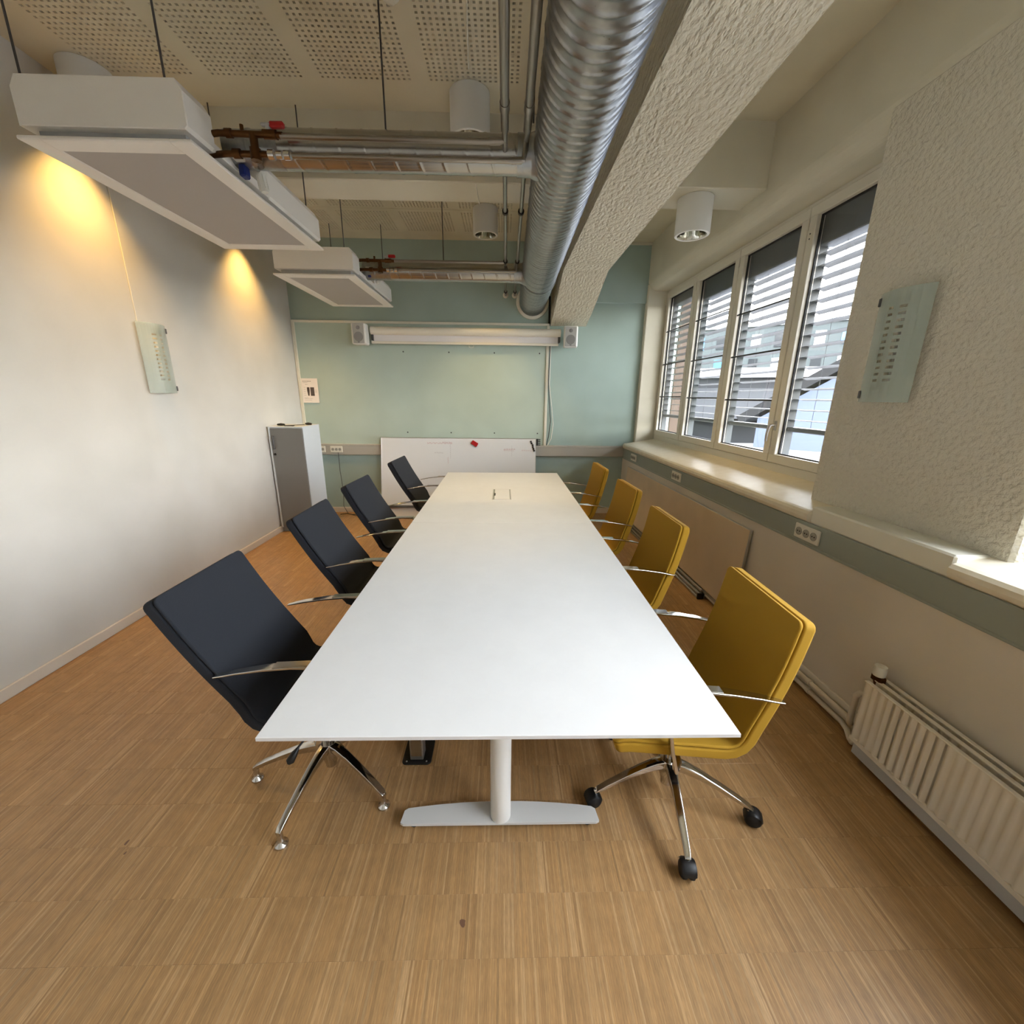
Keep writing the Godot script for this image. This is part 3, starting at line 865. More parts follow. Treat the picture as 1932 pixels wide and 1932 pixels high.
func build_units() -> void:
	var dz := -1.872
	var u := thing("chilled_beam", "white suspended chilled-beam unit hung before the cross beam", "ceiling unit", at(-1.573, 2.50, -2.618), "suspended chilled-beam units")
	var L := 0.628; var W := 0.338
	# lower plate with a perforated grey field
	var b := MB.new()
	var bd := 0.088
	for s: float in [-1.0, 1.0]:
		b.bx(Vector3(s * W, 0, -L), Vector3(s * (W - bd), 0.014, L), 0.004)
		b.bx(Vector3(-W + bd - 0.004, 0, s * L), Vector3(W - bd + 0.004, 0.014, s * (L - bd)), 0.004)
	part("face_frame", b, M.unit_white, u)
	part("perforated_face", bxm(Vector3(-W + bd - 0.004, 0.005, -L + bd - 0.004), Vector3(W - bd + 0.004, 0.011, L - bd + 0.004)), M.unit_grille, u)
	# core behind the air gap
	part("air_slot_core", bxm(Vector3(-W + 0.05, 0.014, -L + 0.05), Vector3(W - 0.05, 0.06, L - 0.05)), M.grey_metal, u)
	# body: three blocks, the middle one set back on the valve side
	var y0 := 0.050; var y1 := 0.175; var y2 := 0.215; var e := 0.012; var ch := 0.05
	var body := func(z0: float, z1: float, xr: float) -> MB:
		var g := MB.new()
		var poly := PackedVector2Array([Vector2(-W + e, y0), Vector2(xr - 0.012, y0), Vector2(xr, y0 + 0.012), Vector2(xr, y1), Vector2(xr - ch * 0.5, y2), Vector2(-W + e + ch * 0.5, y2), Vector2(-W + e, y1)])
		g.prism(poly, z1 - z0, at(0, 0, z0), 0.003)
		return g
	part("body", body.call(-L + e, 0.03, W - e), M.unit_white, u)
	part("body", body.call(0.45, L - e, W - e), M.unit_white, u)
	part("body", body.call(0.026, 0.454, W - 0.17), M.unit_white, u)
	part("valve_shelf", bxm(Vector3(W - 0.18, y0, 0.02), Vector3(W - e, y0 + 0.035, 0.46), 0.003), M.unit_white, u)
	part("recess_lining", bxm(Vector3(W - 0.171, y0 + 0.03, 0.03), Vector3(W - 0.165, y2 - 0.03, 0.45)), M.handle_grey, u)
	var second := copy_of(u, "chilled_beam", "white suspended chilled-beam unit hung near the green wall", at(-1.573, 2.50, -2.618 + dz))
	second.set_meta("group", "suspended chilled-beam units")
	# ducts from the big duct
	for k in 2:
		var z: float = [-2.315, -4.235][k]
		var o := thing("branch_duct", ["shiny spiral branch duct leading to the unit before the cross beam", "shiny spiral branch duct leading to the unit near the green wall"][k], "duct", Transform3D(), "branch ducts of the chilled-beam units")
		var xe: float = 0.256 + 0.0176 * -z
		var p0 := Vector3(-1.02, 2.637, z)
		part("duct_tube", spiral(p0, Vector3(xe - 0.19, 2.637, z), 0.078, 0.112, 0.0, 0, 0.0022, 0.004, 36), M.foil, o)
		var b2 := MB.new()
		b2.lathe([Vector2(0.0785, 0), Vector2(0.082, 0.0), Vector2(0.082, 0.0), Vector2(0.082, 0.06), Vector2(0.085, 0.07), Vector2(0.098, 0.105), Vector2(0.104, 0.12)], 32, Vector3(xe - 0.235, 2.637, z), Basis(Vector3.FORWARD, PI * 0.5))
		part("saddle_collar", b2, M.galv, o)
		b2 = MB.new()
		b2.lathe([Vector2(0.0, 0.0), Vector2(0.074, 0.0), Vector2(0.074, 0.0), Vector2(0.074, 0.10), Vector2(0.078, 0.103), Vector2(0.078, 0.112), Vector2(0.074, 0.115), Vector2(0.074, 0.30)], 28, Vector3(-1.27, 2.637, z - 0.01), Basis(Vector3.FORWARD, PI * 0.5))
		part("spigot", b2, M.galv, o)
		# valve set
		var v := thing("valve_set", ["brass valves with red lever and white thermostat head on the unit before the cross beam", "brass valves with red lever and white thermostat head on the unit near the green wall"][k], "valve", at(-1.02, [2.50, 2.555][k], [-2.16, -4.06][k]), "valve sets of the chilled-beam units")
		valve_set(v)
		# rods
		var cz: float = -2.618 + dz * k
		for rx: float in [-1.86, -1.315]:
			for rz: float in [-0.6, 0.6]:
				rod(Vector3(rx, 2.70, cz + rz), ["thin threaded rod carrying the chilled-beam unit before the cross beam", "thin threaded rod carrying the chilled-beam unit near the green wall"][k], ["rods of the unit before the cross beam", "rods of the unit near the green wall"][k])
		rod(Vector3(-0.545, 2.70, z), ["threaded rod carrying the branch duct before the cross beam", "threaded rod carrying the branch duct near the green wall"][k], "")
	rod(Vector3(0.12, 2.63, -2.06), "short threaded rod beside the spiral duct holding the water pipes", "")

func rod(p: Vector3, label: String, group: String) -> void:
	var b := MB.new()
	b.tube([p, Vector3(p.x, Y_CEIL + 0.005, p.z)], 0.0042, 8)
	solo("threaded_rod", b, M.handle_grey, label, "rod", Transform3D(), group)

func valve_set(v: Node3D) -> void:
	# local x along the branch pipes, y from the unit's plate
	var b := MB.new()
	b.tube([Vector3(-0.30, 0.119, -0.02), Vector3(-0.20, 0.119, 0.0), Vector3(0.07, 0.116, 0.0)], 0.0125, 10)
	b.tube([Vector3(-0.17, 0.119, 0.0), Vector3(-0.145, 0.119, 0.0)], 0.018, 8)
	b.tube([Vector3(-0.01, 0.118, 0.0), Vector3(0.045, 0.117, 0.0)], 0.0185, 8)
	b.tube([Vector3(-0.10, 0.119, 0.0), Vector3(-0.10, 0.150, 0.0)], 0.008, 8)
	part("supply_tube", b, M.brass, v)
	b = MB.new()
	b.tube([Vector3(-0.27, 0.052, -0.03), Vector3(-0.18, 0.048, -0.005), Vector3(0.0, 0.047, -0.004)], 0.0125, 10)
	b.tube([Vector3(-0.15, 0.048, -0.004), Vector3(-0.12, 0.048, -0.004)], 0.019, 8)
	part("return_tube", b, M.brass, v)
	b = MB.new()
	b.tube([Vector3(-0.055, 0.119, 0.0), Vector3(-0.055, 0.045, -0.002)], 0.0165, 10)
	b.lathe([Vector2(0.0, 0.0), Vector2(0.023, 0.0), Vector2(0.023, 0.0), Vector2(0.023, 0.045), Vector2(0.023, 0.045), Vector2(0.0, 0.045)], 8, Vector3(-0.055, 0.022, -0.002))
	b.tube([Vector3(-0.058, 0.03, -0.01), Vector3(-0.09, 0.05, -0.11), Vector3(-0.15, 0.085, -0.20)], 0.011, 10)
	part("valve_body", b, M.brass, v)
	b = MB.new()
	b.tube([Vector3(0.012, 0.13, 0.0), Vector3(0.012, 0.155, 0.0)], 0.011, 8)
	b.box(Vector3(0.008, 0.152, 0.0), Vector3(0.05, 0.012, 0.020), 0.004)
	part("lever_stem", b, M.grey_metal, v)
	b = MB.new(); b.box(Vector3(0.050, 0.152, 0.0), Vector3(0.062, 0.024, 0.024), 0.006)
	part("red_lever", b, M.red, v)
	b = MB.new()
	for k in 3:
		b.tube([Vector3(0.0 + k * 0.034, 0.046, -0.004), Vector3(0.024 + k * 0.034, 0.046, -0.004)], [0.020, 0.0155, 0.0185][k], 8)
	part("coupling_nut", b, M.chrome, v)
	var tilt := Basis(Vector3(0, 0, 1), 0.16)
	b = MB.new()
	b.lathe([Vector2(0.0, -0.100), Vector2(0.016, -0.100), Vector2(0.016, -0.100), Vector2(0.020, -0.09), Vector2(0.0225, -0.03), Vector2(0.026, -0.012), Vector2(0.0265, 0.0), Vector2(0.0265, 0.0), Vector2(0.014, 0.004)], 20, Vector3(-0.152, 0.085, -0.205), tilt)
	part("thermostat_head", b, M.plastic_white, v)
	b = MB.new()
	for k in 8:
		var a := TAU * k / 8.0
		b.box(Vector3(-0.152, 0.085, -0.205) + tilt * Vector3(cos(a) * 0.0215, -0.06, sin(a) * 0.0215), Vector3(0.003, 0.055, 0.003), 0.0, tilt)
	part("grip_rib", b, M.plastic_white, v)
	b = MB.new(); b.box(Vector3(-0.192, 0.045, -0.150), Vector3(0.032, 0.05, 0.045), 0.006)
	part("blue_tag", b, M.blue, v)
	b = MB.new(); b.box(Vector3(-0.19, 0.084, -0.135), Vector3(0.05, 0.022, 0.085), 0.006)
	part("actuator_cap", b, M.plastic_white, v)

# ------------------------------------------------------------------ lamps
func cylinder_lamp(at_: Vector3, label: String, energy: float, cone: float, tone := Color(1.0, 0.83, 0.52)) -> Node3D:
	# at_: centre of the mounting face
	var t := thing("cylinder_lamp", label, "lamp", Transform3D(Basis(), at_), "white cylinder lamps under the ceiling")
	var r := 0.121; var h := 0.232
	var b := MB.new()
	b.lathe([Vector2(0.0, 0.0), Vector2(r - 0.006, 0.0), Vector2(r - 0.006, 0.0), Vector2(r, -0.004), Vector2(r, -h + 0.006), Vector2(r - 0.004, -h), Vector2(r - 0.004, -h), Vector2(r - 0.020, -h), Vector2(r - 0.020, -h), Vector2(r - 0.020, -h + 0.01)], 40)
	part("housing", b, M.white_metal, t)
	b = MB.new()
	b.lathe([Vector2(r - 0.020, -h + 0.004), Vector2(r - 0.028, -h + 0.05), Vector2(r - 0.045, -h + 0.10), Vector2(r - 0.075, -h + 0.14), Vector2(0.03, -h + 0.15)], 40)
	part("reflector", b, M.reflector, t)
	for k in 8:
		var a := TAU * k / 8.0
		b = MB.new(); b.box(Vector3(cos(a) * 0.074, -h + 0.045, sin(a) * 0.074), Vector3(0.036, 0.05, 0.0015), 0.0, Basis(Vector3.UP, -a))
		part("baffle", b, M.reflector, t)
	var bulb := mat(Color(1, 0.95, 0.85), 0.4)
	bulb.emission_enabled = true; bulb.emission = Color(1.0, 0.80, 0.52); bulb.emission_energy_multiplier = 1.5 + energy * 0.8
	b = MB.new()
	b.lathe([Vector2(0.0, -h + 0.075), Vector2(0.012, -h + 0.078), Vector2(0.016, -h + 0.09), Vector2(0.016, -h + 0.15)], 16)
	part("bulb", b, bulb, t)
	var l := SpotLight3D.new(); l.name = "lamp_light"; t.add_child(l)
	l.position = Vector3(0, -h + 0.07, 0); l.rotation_degrees = Vector3(-90, 0, 0)
	l.spot_angle = cone; l.spot_angle_attenuation = 1.2; l.spot_range = 12.0; l.spot_attenuation = 2.0
	l.light_color = tone; l.light_energy = energy; l.light_size = 0.02; l.shadow_enabled = true
	return t

func build_lamps() -> void:
	cylinder_lamp(Vector3(-0.208, Y_CEIL, -3.07), "white cylinder lamp hanging behind the branch duct, before the cross beam", 1.2, 35)
	cylinder_lamp(Vector3(-0.178, Y_CEIL, -4.64), "white cylinder lamp under the ceiling between cross beam and green wall", 1.5, 50)
	cylinder_lamp(Vector3(1.368, 2.92, -3.405), "white cylinder lamp under the beam in the window bay", 0.6, 46)
	cylinder_lamp(Vector3(-2.36, Y_CEIL, -4.585), "lit cylinder lamp behind the unit near the green wall, washing the white wall", 2.1, 44, Color(1.0, 0.78, 0.43))
	cylinder_lamp(Vector3(-2.36, Y_CEIL, -2.955), "lit cylinder lamp behind the unit before the cross beam, washing the white wall", 2.1, 44, Color(1.0, 0.78, 0.43))
	# surface cables to the lamps
	var b := MB.new(); b.tube([Vector3(-0.13, Y_CEIL - 0.004, Z_BACK), Vector3(-0.175, Y_CEIL - 0.004, -2.46), Vector3(-0.2, Y_CEIL - 0.004, -2.87)], 0.004, 6)
	solo("lamp_cable", b, M.plastic_white, "pale surface cable along the perforated ceiling to the lamp", "cable")
	b = MB.new(); b.tube([Vector3(-0.19, 2.924, -3.26), Vector3(-0.186, 2.914, -3.40), Vector3(-0.18, 2.916, -3.555), Vector3(-0.178, 3.0, -3.552), Vector3(-0.176, Y_CEIL - 0.005, -3.56), Vector3(-0.176, Y_CEIL - 0.005, -4.5)], 0.004, 6)
	solo("lamp_cable", b, M.plastic_white, "pale cable run under the cross beam to the lamp beyond it", "cable")
	b = MB.new()
	b.lathe([Vector2(0.0, -0.035), Vector2(0.02, -0.034), Vector2(0.03, -0.02), Vector2(0.042, -0.012), Vector2(0.048, 0.0)], 24, Vector3(-0.52, Y_CEIL, -2.44))
	solo("smoke_detector", b, M.plastic_white, "small round detector on the plain strip between perforated fields", "detector")
	# curved glass wall lamps
	wall_lamp(Transform3D(Basis(Vector3.UP, PI * 0.5), Vector3(X_LEFT, 1.785, -3.29)), "curved frosted glass wall lamp with rows of slots on the white wall", 1.0)
	wall_lamp(RW * Transform3D(Basis(Vector3.UP, -PI * 0.5), Vector3(1.79, 1.78, -1.94)), "curved frosted glass wall lamp on the roughcast pillar", -1.0)
	b = MB.new(); b.tube([Vector3(X_LEFT + 0.004, 2.02, -3.21), Vector3(X_LEFT + 0.004, 2.5, -3.21), Vector3(X_LEFT + 0.004, Y_CEIL, -3.20)], 0.0035, 6)
	solo("wall_lamp_cable", b, M.plastic_white, "thin pale cable rising from the glass wall lamp on the white wall", "cable")

func wall_lamp(xf: Transform3D, label: String, clip_side: float) -> void:
	# faces +z, wall at z = 0
	var t := thing("wall_lamp", label, "wall lamp", xf, "frosted glass wall lamps")
	var W := 0.128; var H := 0.24
	var n := 16
	var zc := func(u: float) -> float: return 0.085 - 0.055 * u * u   # bowed glass
	# glass as strips, with real slots in two columns
	var slots := []
	for r in 12: slots.append(0.165 - r * 0.028)
	var col := [[-0.062, -0.030], [-0.010, 0.018]] if clip_side > 0 else [[0.030, 0.062], [-0.018, 0.010]]
	var us := [-W]
	var x := -W
	while x < W - 0.001:
		x += 0.016; us.append(minf(x, W))
	for c in col:
		for e: float in c: us.append(e)
	us.sort()
	var vs := [-H, H]
	for s: float in slots:
		vs.append(s - 0.006); vs.append(s + 0.006)
	vs.sort()
	var b := MB.new()
	for side: float in [0.0, -0.005]:
		for i in us.size() - 1:
			if us[i + 1] - us[i] < 1e-5: continue
			for j in vs.size() - 1:
				var mx: float = (us[i] + us[i + 1]) * 0.5; var my: float = (vs[j] + vs[j + 1]) * 0.5
				var hole := false
				for c in col:
					if mx > c[0] and mx < c[1]:
						for s: float in slots:
							if absf(my - s) < 0.006: hole = true
				if hole: continue
				var z0: float = zc.call(us[i] / W) + side; var z1: float = zc.call(us[i + 1] / W) + side
				var q := [Vector3(us[i], vs[j], z0), Vector3(us[i + 1], vs[j], z1), Vector3(us[i + 1], vs[j + 1], z1), Vector3(us[i], vs[j + 1], z0)]
				if side < 0: q.reverse()
				b.quad(q[0], q[1], q[2], q[3])
	part("glass_shade", b, M.frost, t)
	b = MB.new(); b.box(Vector3(0, 0.0, 0.012), Vector3(0.08, 0.30, 0.024), 0.004)
	part("back_plate", b, M.white_metal, t)
	b = MB.new(); b.tube([Vector3(0, -0.13, 0.042), Vector3(0, 0.13, 0.042)], 0.012, 12)
	part("tube", b, M.plastic_white, t)
	for sx: float in [clip_side]:
		for sy: float in [-1.0, 1.0]:
			b = MB.new()
			b.box(Vector3(sx * (W - 0.030), sy * (H - 0.035), 0.054), Vector3(0.015, 0.036, 0.012), 0.003)
			b.box(Vector3(sx * (W - 0.030), sy * (H - 0.035), 0.022), Vector3(0.01, 0.014, 0.045), 0.002)
			part("clip", b, M.handle_grey, t)

# ------------------------------------------------------------------ table
func build_table() -> void:
	var half := 0.60
	for k in 2:
		var z0: float = [-0.832, -2.617][k]; var z1: float = [-2.6135, -4.490][k]
		var t := thing("meeting_table", ["white laminate meeting table with a bare top, joined end to end", "white laminate meeting table with a flush cable hatch, beside the whiteboard"][k], "table", at(0, 0, (z0 + z1) * 0.5), "white meeting tables")
		var h := (z0 - z1) * 0.5
		var b := MB.new()
		var ring := func(i: float, y: float) -> Array: return [Vector3(-half + i, y, h - i), Vector3(half - i, y, h - i), Vector3(half - i, y, -h + i), Vector3(-half + i, y, -h + i)]
		var r0: Array = ring.call(0.0012, TABLE_H); var r1: Array = ring.call(0.0, TABLE_H - 0.0012)
		b.quad(r0[0], r0[1], r0[2], r0[3])
		part_ring(b, r1, r0)
		part("table_top", b, M.table, t)
		b = MB.new()
		var r2: Array = ring.call(0.0, TABLE_H - 0.011); var r3: Array = ring.call(0.05, TABLE_H - 0.026)
		part_ring(b, r2, r1); part_ring(b, r3, r2)
		b.quad(r3[3], r3[2], r3[1], r3[0])
		part("edge_band", b, M.table_edge, t)
		for e: float in [1.0, -1.0]:
			var lz := e * (h - 0.355)
			b = MB.new()
			b.lathe([Vector2(0.0375, 0.036), Vector2(0.0375, 0.715)], 32, Vector3(-0.002, 0, lz))
			part("column", b, M.white_metal, t)
			# bowed foot plate
			var poly := PackedVector2Array([Vector2(-0.370, -0.028), Vector2(-0.358, -0.034), Vector2(0.352, -0.034), Vector2(0.364, -0.028), Vector2(0.358, 0.018), Vector2(0.345, 0.027)])
			for s in 9:
				var u: float = 1.0 - 2.0 * s / 8.0
				poly.append(Vector2(u * 0.30, 0.052 - 0.018 * u * u))
			poly.append(Vector2(-0.352, 0.027)); poly.append(Vector2(-0.364, 0.018))
			b = MB.new()
			b.prism(poly, 0.010, Transform3D(Basis(Vector3(1, 0, 0), Vector3(0, 0, -e), Vector3(0, 1, 0)), Vector3(0, 0.026, lz)))
			part("foot_plate", b, M.foot, t)
			b = MB.new(); b.bx(Vector3(-0.42, 0.690, lz - 0.035), Vector3(0.42, 0.716, lz + 0.035), 0.004)
			part("top_bracket", b, M.grey_metal, t)
			for s: float in [-1.0, 1.0]:
				b = MB.new(); b.lathe([Vector2(0.0, 0.0), Vector2(0.018, 0.0), Vector2(0.018, 0.0), Vector2(0.020, 0.012), Vector2(0.010, 0.027)], 16, Vector3(s * 0.325, 0, lz))
				part("glide", b, M.black_rubber, t)
		for s: float in [-1.0, 1.0]:
			b = MB.new(); b.bx(Vector3(s * 0.30 - 0.02, 0.690, -h + 0.3), Vector3(s * 0.30 + 0.02, 0.714, h - 0.3), 0.003)
			part("under_beam", b, M.grey_metal, t)
		if k == 1:
			var hz := -3.445 - (z0 + z1) * 0.5
			b = MB.new()
			var A := Vector3(-0.086, TABLE_H, hz + 0.195); var B := Vector3(0.074, TABLE_H + 0.0025, hz - 0.195)
			b.bx(A, Vector3(-0.080, B.y, B.z)); b.bx(Vector3(0.068, A.y, A.z), B); b.bx(A, Vector3(B.x, B.y, A.z - 0.006)); b.bx(Vector3(A.x, A.y, B.z + 0.006), B)
			part("hatch_frame", b, M.table_edge, t)
			part("hatch_lid", bxm(Vector3(-0.066, TABLE_H + 0.0004, hz + 0.187), Vector3(0.060, TABLE_H + 0.0022, hz - 0.187)), M.table, t)
			part("cable_slot", bxm(Vector3(-0.080, TABLE_H + 0.0002, hz + 0.187), Vector3(0.068, TABLE_H + 0.0008, hz - 0.187)), M.trunk, t)
			b = MB.new(); b.box(Vector3(-0.066, TABLE_H + 0.002, hz + 0.01), Vector3(0.014, 0.003, 0.09), 0.001)
			part("finger_grip", b, M.black, t)
	# power column below the table
	var t := thing("power_column", "silver cable column on a black base plate under the table", "cable column", at(-0.370, 0, -1.50))
	var b := MB.new()
	var rr := PackedVector2Array()
	for q in 4:
		for s in 5:
			var a := PI * 0.5 * (q + s / 4.0)
			rr.append(Vector2([0.045, -0.045, -0.045, 0.045][q] + 0.018 * cos(a), [0.06, 0.06, -0.045, -0.045][q] + 0.018 * sin(a)))
	b.prism(rr, 0.008, Transform3D(Basis(Vector3(1, 0, 0), Vector3(0, 0, -1), Vector3(0, 1, 0)), Vector3.ZERO), 0.002)
	part("base_plate", b, M.black, t)
	part("column", bxm(Vector3(-0.029, 0.008, 0.044), Vector3(0.029, 0.70, -0.012), 0.003), M.alu, t)
	b = MB.new(); b.bx(Vector3(-0.023, 0.03, 0.0445), Vector3(0.023, 0.60, 0.0455))
	part("foil_cover", b, M.foil, t)
	for s: float in [-1.0, 1.0]:
		b = MB.new(); b.lathe([Vector2(0.004, 0.008), Vector2(0.0035, 0.0095), Vector2(0.0, 0.0098)], 10, Vector3(s * 0.043, 0, 0.05))
		part("screw", b, M.grey_metal, t)

func part_ring(b: MB, lo: Array, hi: Array) -> void:
	for k in 4:
		b.quad(lo[k], lo[(k + 1) % 4], hi[(k + 1) % 4], hi[k])

# ------------------------------------------------------------------ chairs
# faces +x, origin on the floor under the column
func shell_rows(pts: Array, ths: Array, w: float, r_end: float, off: float) -> Array:
	# pts: side-view centre line (Vector2), ths: thickness at each point; w: width; rounded corners at both ends; off: shift along the back normal
	var L := [0.0]
	for i in range(1, pts.size()): L.append(L[-1] + pts[i].distance_to(pts[i - 1]))
	var total: float = L[-1]
	var rows := []
	for i in pts.size():
		var d: Vector2
		if i == 0: d = pts[1] - pts[0]
		elif i == pts.size() - 1: d = pts[i] - pts[i - 1]
		else: d = pts[i + 1] - pts[i - 1]
		d = d.normalized()
		var nrm := Vector2(d.y, -d.x)
		var e: float = minf(L[i], total - L[i])
		var hw := w * 0.5
		if e < r_end: hw -= r_end - sqrt(maxf(r_end * r_end - (r_end - e) * (r_end - e), 0.0))
		var th: float = ths[i]
		var c := PackedVector3Array()
		# rounded rectangle across the width
		var rc := minf(th * 0.48, 0.008)
		for q in 4:
			for s in 6:
				var a := PI * 0.5 * (q + s / 5.0)
				var u: float = [1, -1, -1, 1][q] * (hw - rc) + rc * cos(a)
				var tt: float = [1, 1, -1, -1][q] * (th * 0.5 - rc) + rc * sin(a)
				var p: Vector2 = pts[i] + nrm * (tt + off)
				c.append(Vector3(p.x, p.y, u))
		rows.append(c)
	return rows

func chair_path(recline: float, lift: float) -> Array:
	var raw := [Vector2(0.285, 0.432), Vector2(0.25, 0.442), Vector2(0.1, 0.432), Vector2(-0.08, 0.418)]
	# corner between seat and back
	var back0 := Vector2(-0.16, 0.50)
	for k in 7:
		var f := k / 6.0
		var a := Vector2(-0.08, 0.418).lerp(Vector2(-0.145, 0.412), f)
		var bb := Vector2(-0.145, 0.412).lerp(back0, f)
		if k > 0: raw.append(a.lerp(bb, f))
	for k in range(1, 7):
		var f := k / 6.0
		raw.append(back0 + Vector2(-recline * f - 0.012 * sin(f * PI), (0.402 - lift * 0.4) * f))
	# even steps, fine at both ends
	var cv := Curve2D.new()
	for p: Vector2 in raw: cv.add_point(p + Vector2(0, lift))
	var out := []
	var T := cv.get_baked_length()
	var st := [0.0, 0.002, 0.006, 0.012, 0.02, 0.03]
	for s: float in st: out.append(cv.sample_baked(s))
	var n := 30
	for i in range(1, n): out.append(cv.sample_baked(0.03 + (T - 0.06) * i / n))
	st.reverse()
	for s: float in st: out.append(cv.sample_baked(T - s))
	return out

func make_chair(called: String, label: String, cloth: Material, recline: float, lift: float, castors: bool, group: String) -> Node3D:
	var t := thing(called, label, "chair", Transform3D(), group)
	var pts := chair_path(recline, lift)
	var ths := []; var ths2 := []
	for i in pts.size():
		var e: float = minf(i, pts.size() - 1 - i)
		var k: float = [0.62, 0.78, 0.90, 0.97, 1.0, 1.0][int(minf(e, 5))]
		ths.append(0.038 * k); ths2.append(0.012 * k)
	var b := MB.new()
	var rows := shell_rows(pts, ths, 0.446, 0.020, -0.006)
	b.grid(rows, true); close_ends(b, rows)
	part("cushion", b, cloth, t)
	b = MB.new()
	rows = shell_rows(pts, ths2, 0.446, 0.020, 0.0225)
	b.grid(rows, true); close_ends(b, rows)
	part("outer_shell", b, cloth, t)
	# stitched seam running round the cushion's sides
	for s: float in [-1.0, 1.0]:
		b = MB.new()
		var path := []
		for i in range(4, pts.size() - 4, 2):
			var d: Vector2 = (pts[i + 1] - pts[i - 1]).normalized()
			var nrm := Vector2(d.y, -d.x)
			var p: Vector2 = pts[i] + nrm * -0.0245
			path.append(Vector3(p.x, p.y, s * 0.2165))
		b.tube(path, 0.0022, 6)
		part("seam_piping", b, cloth, t)
	# arms: flat polished bars
	for s: float in [-1.0, 1.0]:
		var z := s * 0.240
		var cl := [Vector2(0.085, 0.365), Vector2(0.108, 0.45), Vector2(0.128, 0.56), Vector2(0.138, 0.628), Vector2(0.136, 0.655), Vector2(0.122, 0.672), Vector2(0.10, 0.680), Vector2(0.04, 0.681), Vector2(-0.05, 0.672), Vector2(-0.14, 0.658), Vector2(-0.185, 0.648), Vector2(-0.218, 0.640)]
		for i in cl.size(): cl[i] += Vector2(0, lift)
		var wd := [0.030, 0.030, 0.030, 0.032, 0.034, 0.036, 0.037, 0.037, 0.034, 0.030, 0.026, 0.018]
		var tk := [0.012, 0.012, 0.011, 0.011, 0.011, 0.010, 0.010, 0.009, 0.008, 0.007, 0.006, 0.005]
		b = MB.new()
		var rr := []
		for i in cl.size():
			var d: Vector2 = (cl[mini(i + 1, cl.size() - 1)] - cl[maxi(i - 1, 0)]).normalized()
			var nrm := Vector2(-d.y, d.x)
			var ring := PackedVector3Array()
			for q in 4:
				for e in 3:
					var a := PI * 0.5 * (q + e / 2.0)
					var rc := 0.0028
					var u: float = [1, -1, -1, 1][q] * (wd[i] * 0.5 - rc) + rc * cos(a)
					var v: float = [1, 1, -1, -1][q] * (tk[i] * 0.5 - rc * 0.8) + rc * 0.8 * sin(a)
					var p: Vector2 = cl[i] + nrm * v
					ring.append(Vector3(p.x, p.y, z + u))
			rr.append(ring)
		b.grid(rr, true); close_ends(b, rr)
		part("armrest", b, M.chrome, t)
		b = MB.new()
		b.box(Vector3(0.045, 0.684 + lift, z), Vector3(0.13, 0.005, 0.033), 0.002, Basis(Vector3(0, 0, 1), 0.045))
		part("arm_plate", b, M.chrome, t)
		b = MB.new()
		b.tube([Vector3(0.085, 0.372 + lift, z), Vector3(0.06, 0.362 + lift, s * 0.20), Vector3(0.03, 0.362 + lift, s * 0.05)], 0.011, 10)
		part("arm_bracket", b, M.chrome, t)
	# mechanism, column, star base
	part("seat_plate", bxm(Vector3(-0.12, 0.345 + lift, -0.075), Vector3(0.13, 0.385 + lift, 0.075), 0.01), M.black, t)
	b = MB.new()
	b.lathe([Vector2(0.0, 0.05), Vector2(0.022, 0.05), Vector2(0.022, 0.05), Vector2(0.022, 0.20), Vector2(0.022, 0.20), Vector2(0.0145, 0.20), Vector2(0.0145, 0.20), Vector2(0.0145, 0.35 + lift)], 20)
	part("column", b, M.chrome, t)
	b = MB.new()
	b.lathe([Vector2(0.0, 0.066), Vector2(0.024, 0.066), Vector2(0.024, 0.066), Vector2(0.03, 0.09), Vector2(0.038, 0.12), Vector2(0.038, 0.162), Vector2(0.034, 0.17), Vector2(0.034, 0.17), Vector2(0.0, 0.17)], 28)
	part("hub", b, M.chrome, t)
	b = MB.new(); b.tube([Vector3(0.02, 0.352, 0.07), Vector3(0.0, 0.335, 0.15), Vector3(-0.03, 0.305, 0.19)], 0.004, 8)
	b.tube([Vector3(-0.02, 0.315, 0.178), Vector3(-0.03, 0.300, 0.192), Vector3(-0.042, 0.280, 0.205), Vector3(-0.046, 0.272, 0.21)], [0.004, 0.012, 0.015, 0.006], 10)
	part("height_lever", b, M.black, t)
	for k in 5:
		var a := TAU * k / 5.0
		var lg := Node3D.new(); lg.name = "base_leg"; t.add_child(lg, true); lg.rotation.y = -a
		b = MB.new()
		var rr := []
		var cl := [Vector3(0.025, 0.148, 0.0), Vector3(0.06, 0.147, 0.0), Vector3(0.12, 0.135, 0.0), Vector3(0.19, 0.112, 0.0), Vector3(0.26, 0.085, 0.0), Vector3(0.296, 0.068, 0.0), Vector3(0.308, 0.058, 0.0)]
		var hw := [0.022, 0.019, 0.016, 0.0145, 0.013, 0.012, 0.010]
		var hh := [0.022, 0.020, 0.016, 0.013, 0.011, 0.010, 0.008]
		for i in cl.size():
			var ring := PackedVector3Array()
			for p: Vector2 in [Vector2(-0.75, 1), Vector2(0.75, 1), Vector2(1, 0.7), Vector2(0.9, -0.5), Vector2(0.55, -1), Vector2(-0.55, -1), Vector2(-0.9, -0.5), Vector2(-1, 0.7)]:
				ring.append(cl[i] + Vector3(0, p.y * hh[i], p.x * hw[i]))
			ring.reverse()
			rr.append(ring)
		b.grid(rr, true); close_ends(b, rr)
		part("spoke", b, M.chrome, lg)
		b = MB.new(); b.tube([Vector3(0.300, 0.066, 0), Vector3(0.300, 0.03, 0)], 0.0105, 12)
		part("foot_stem", b, M.chrome, lg)
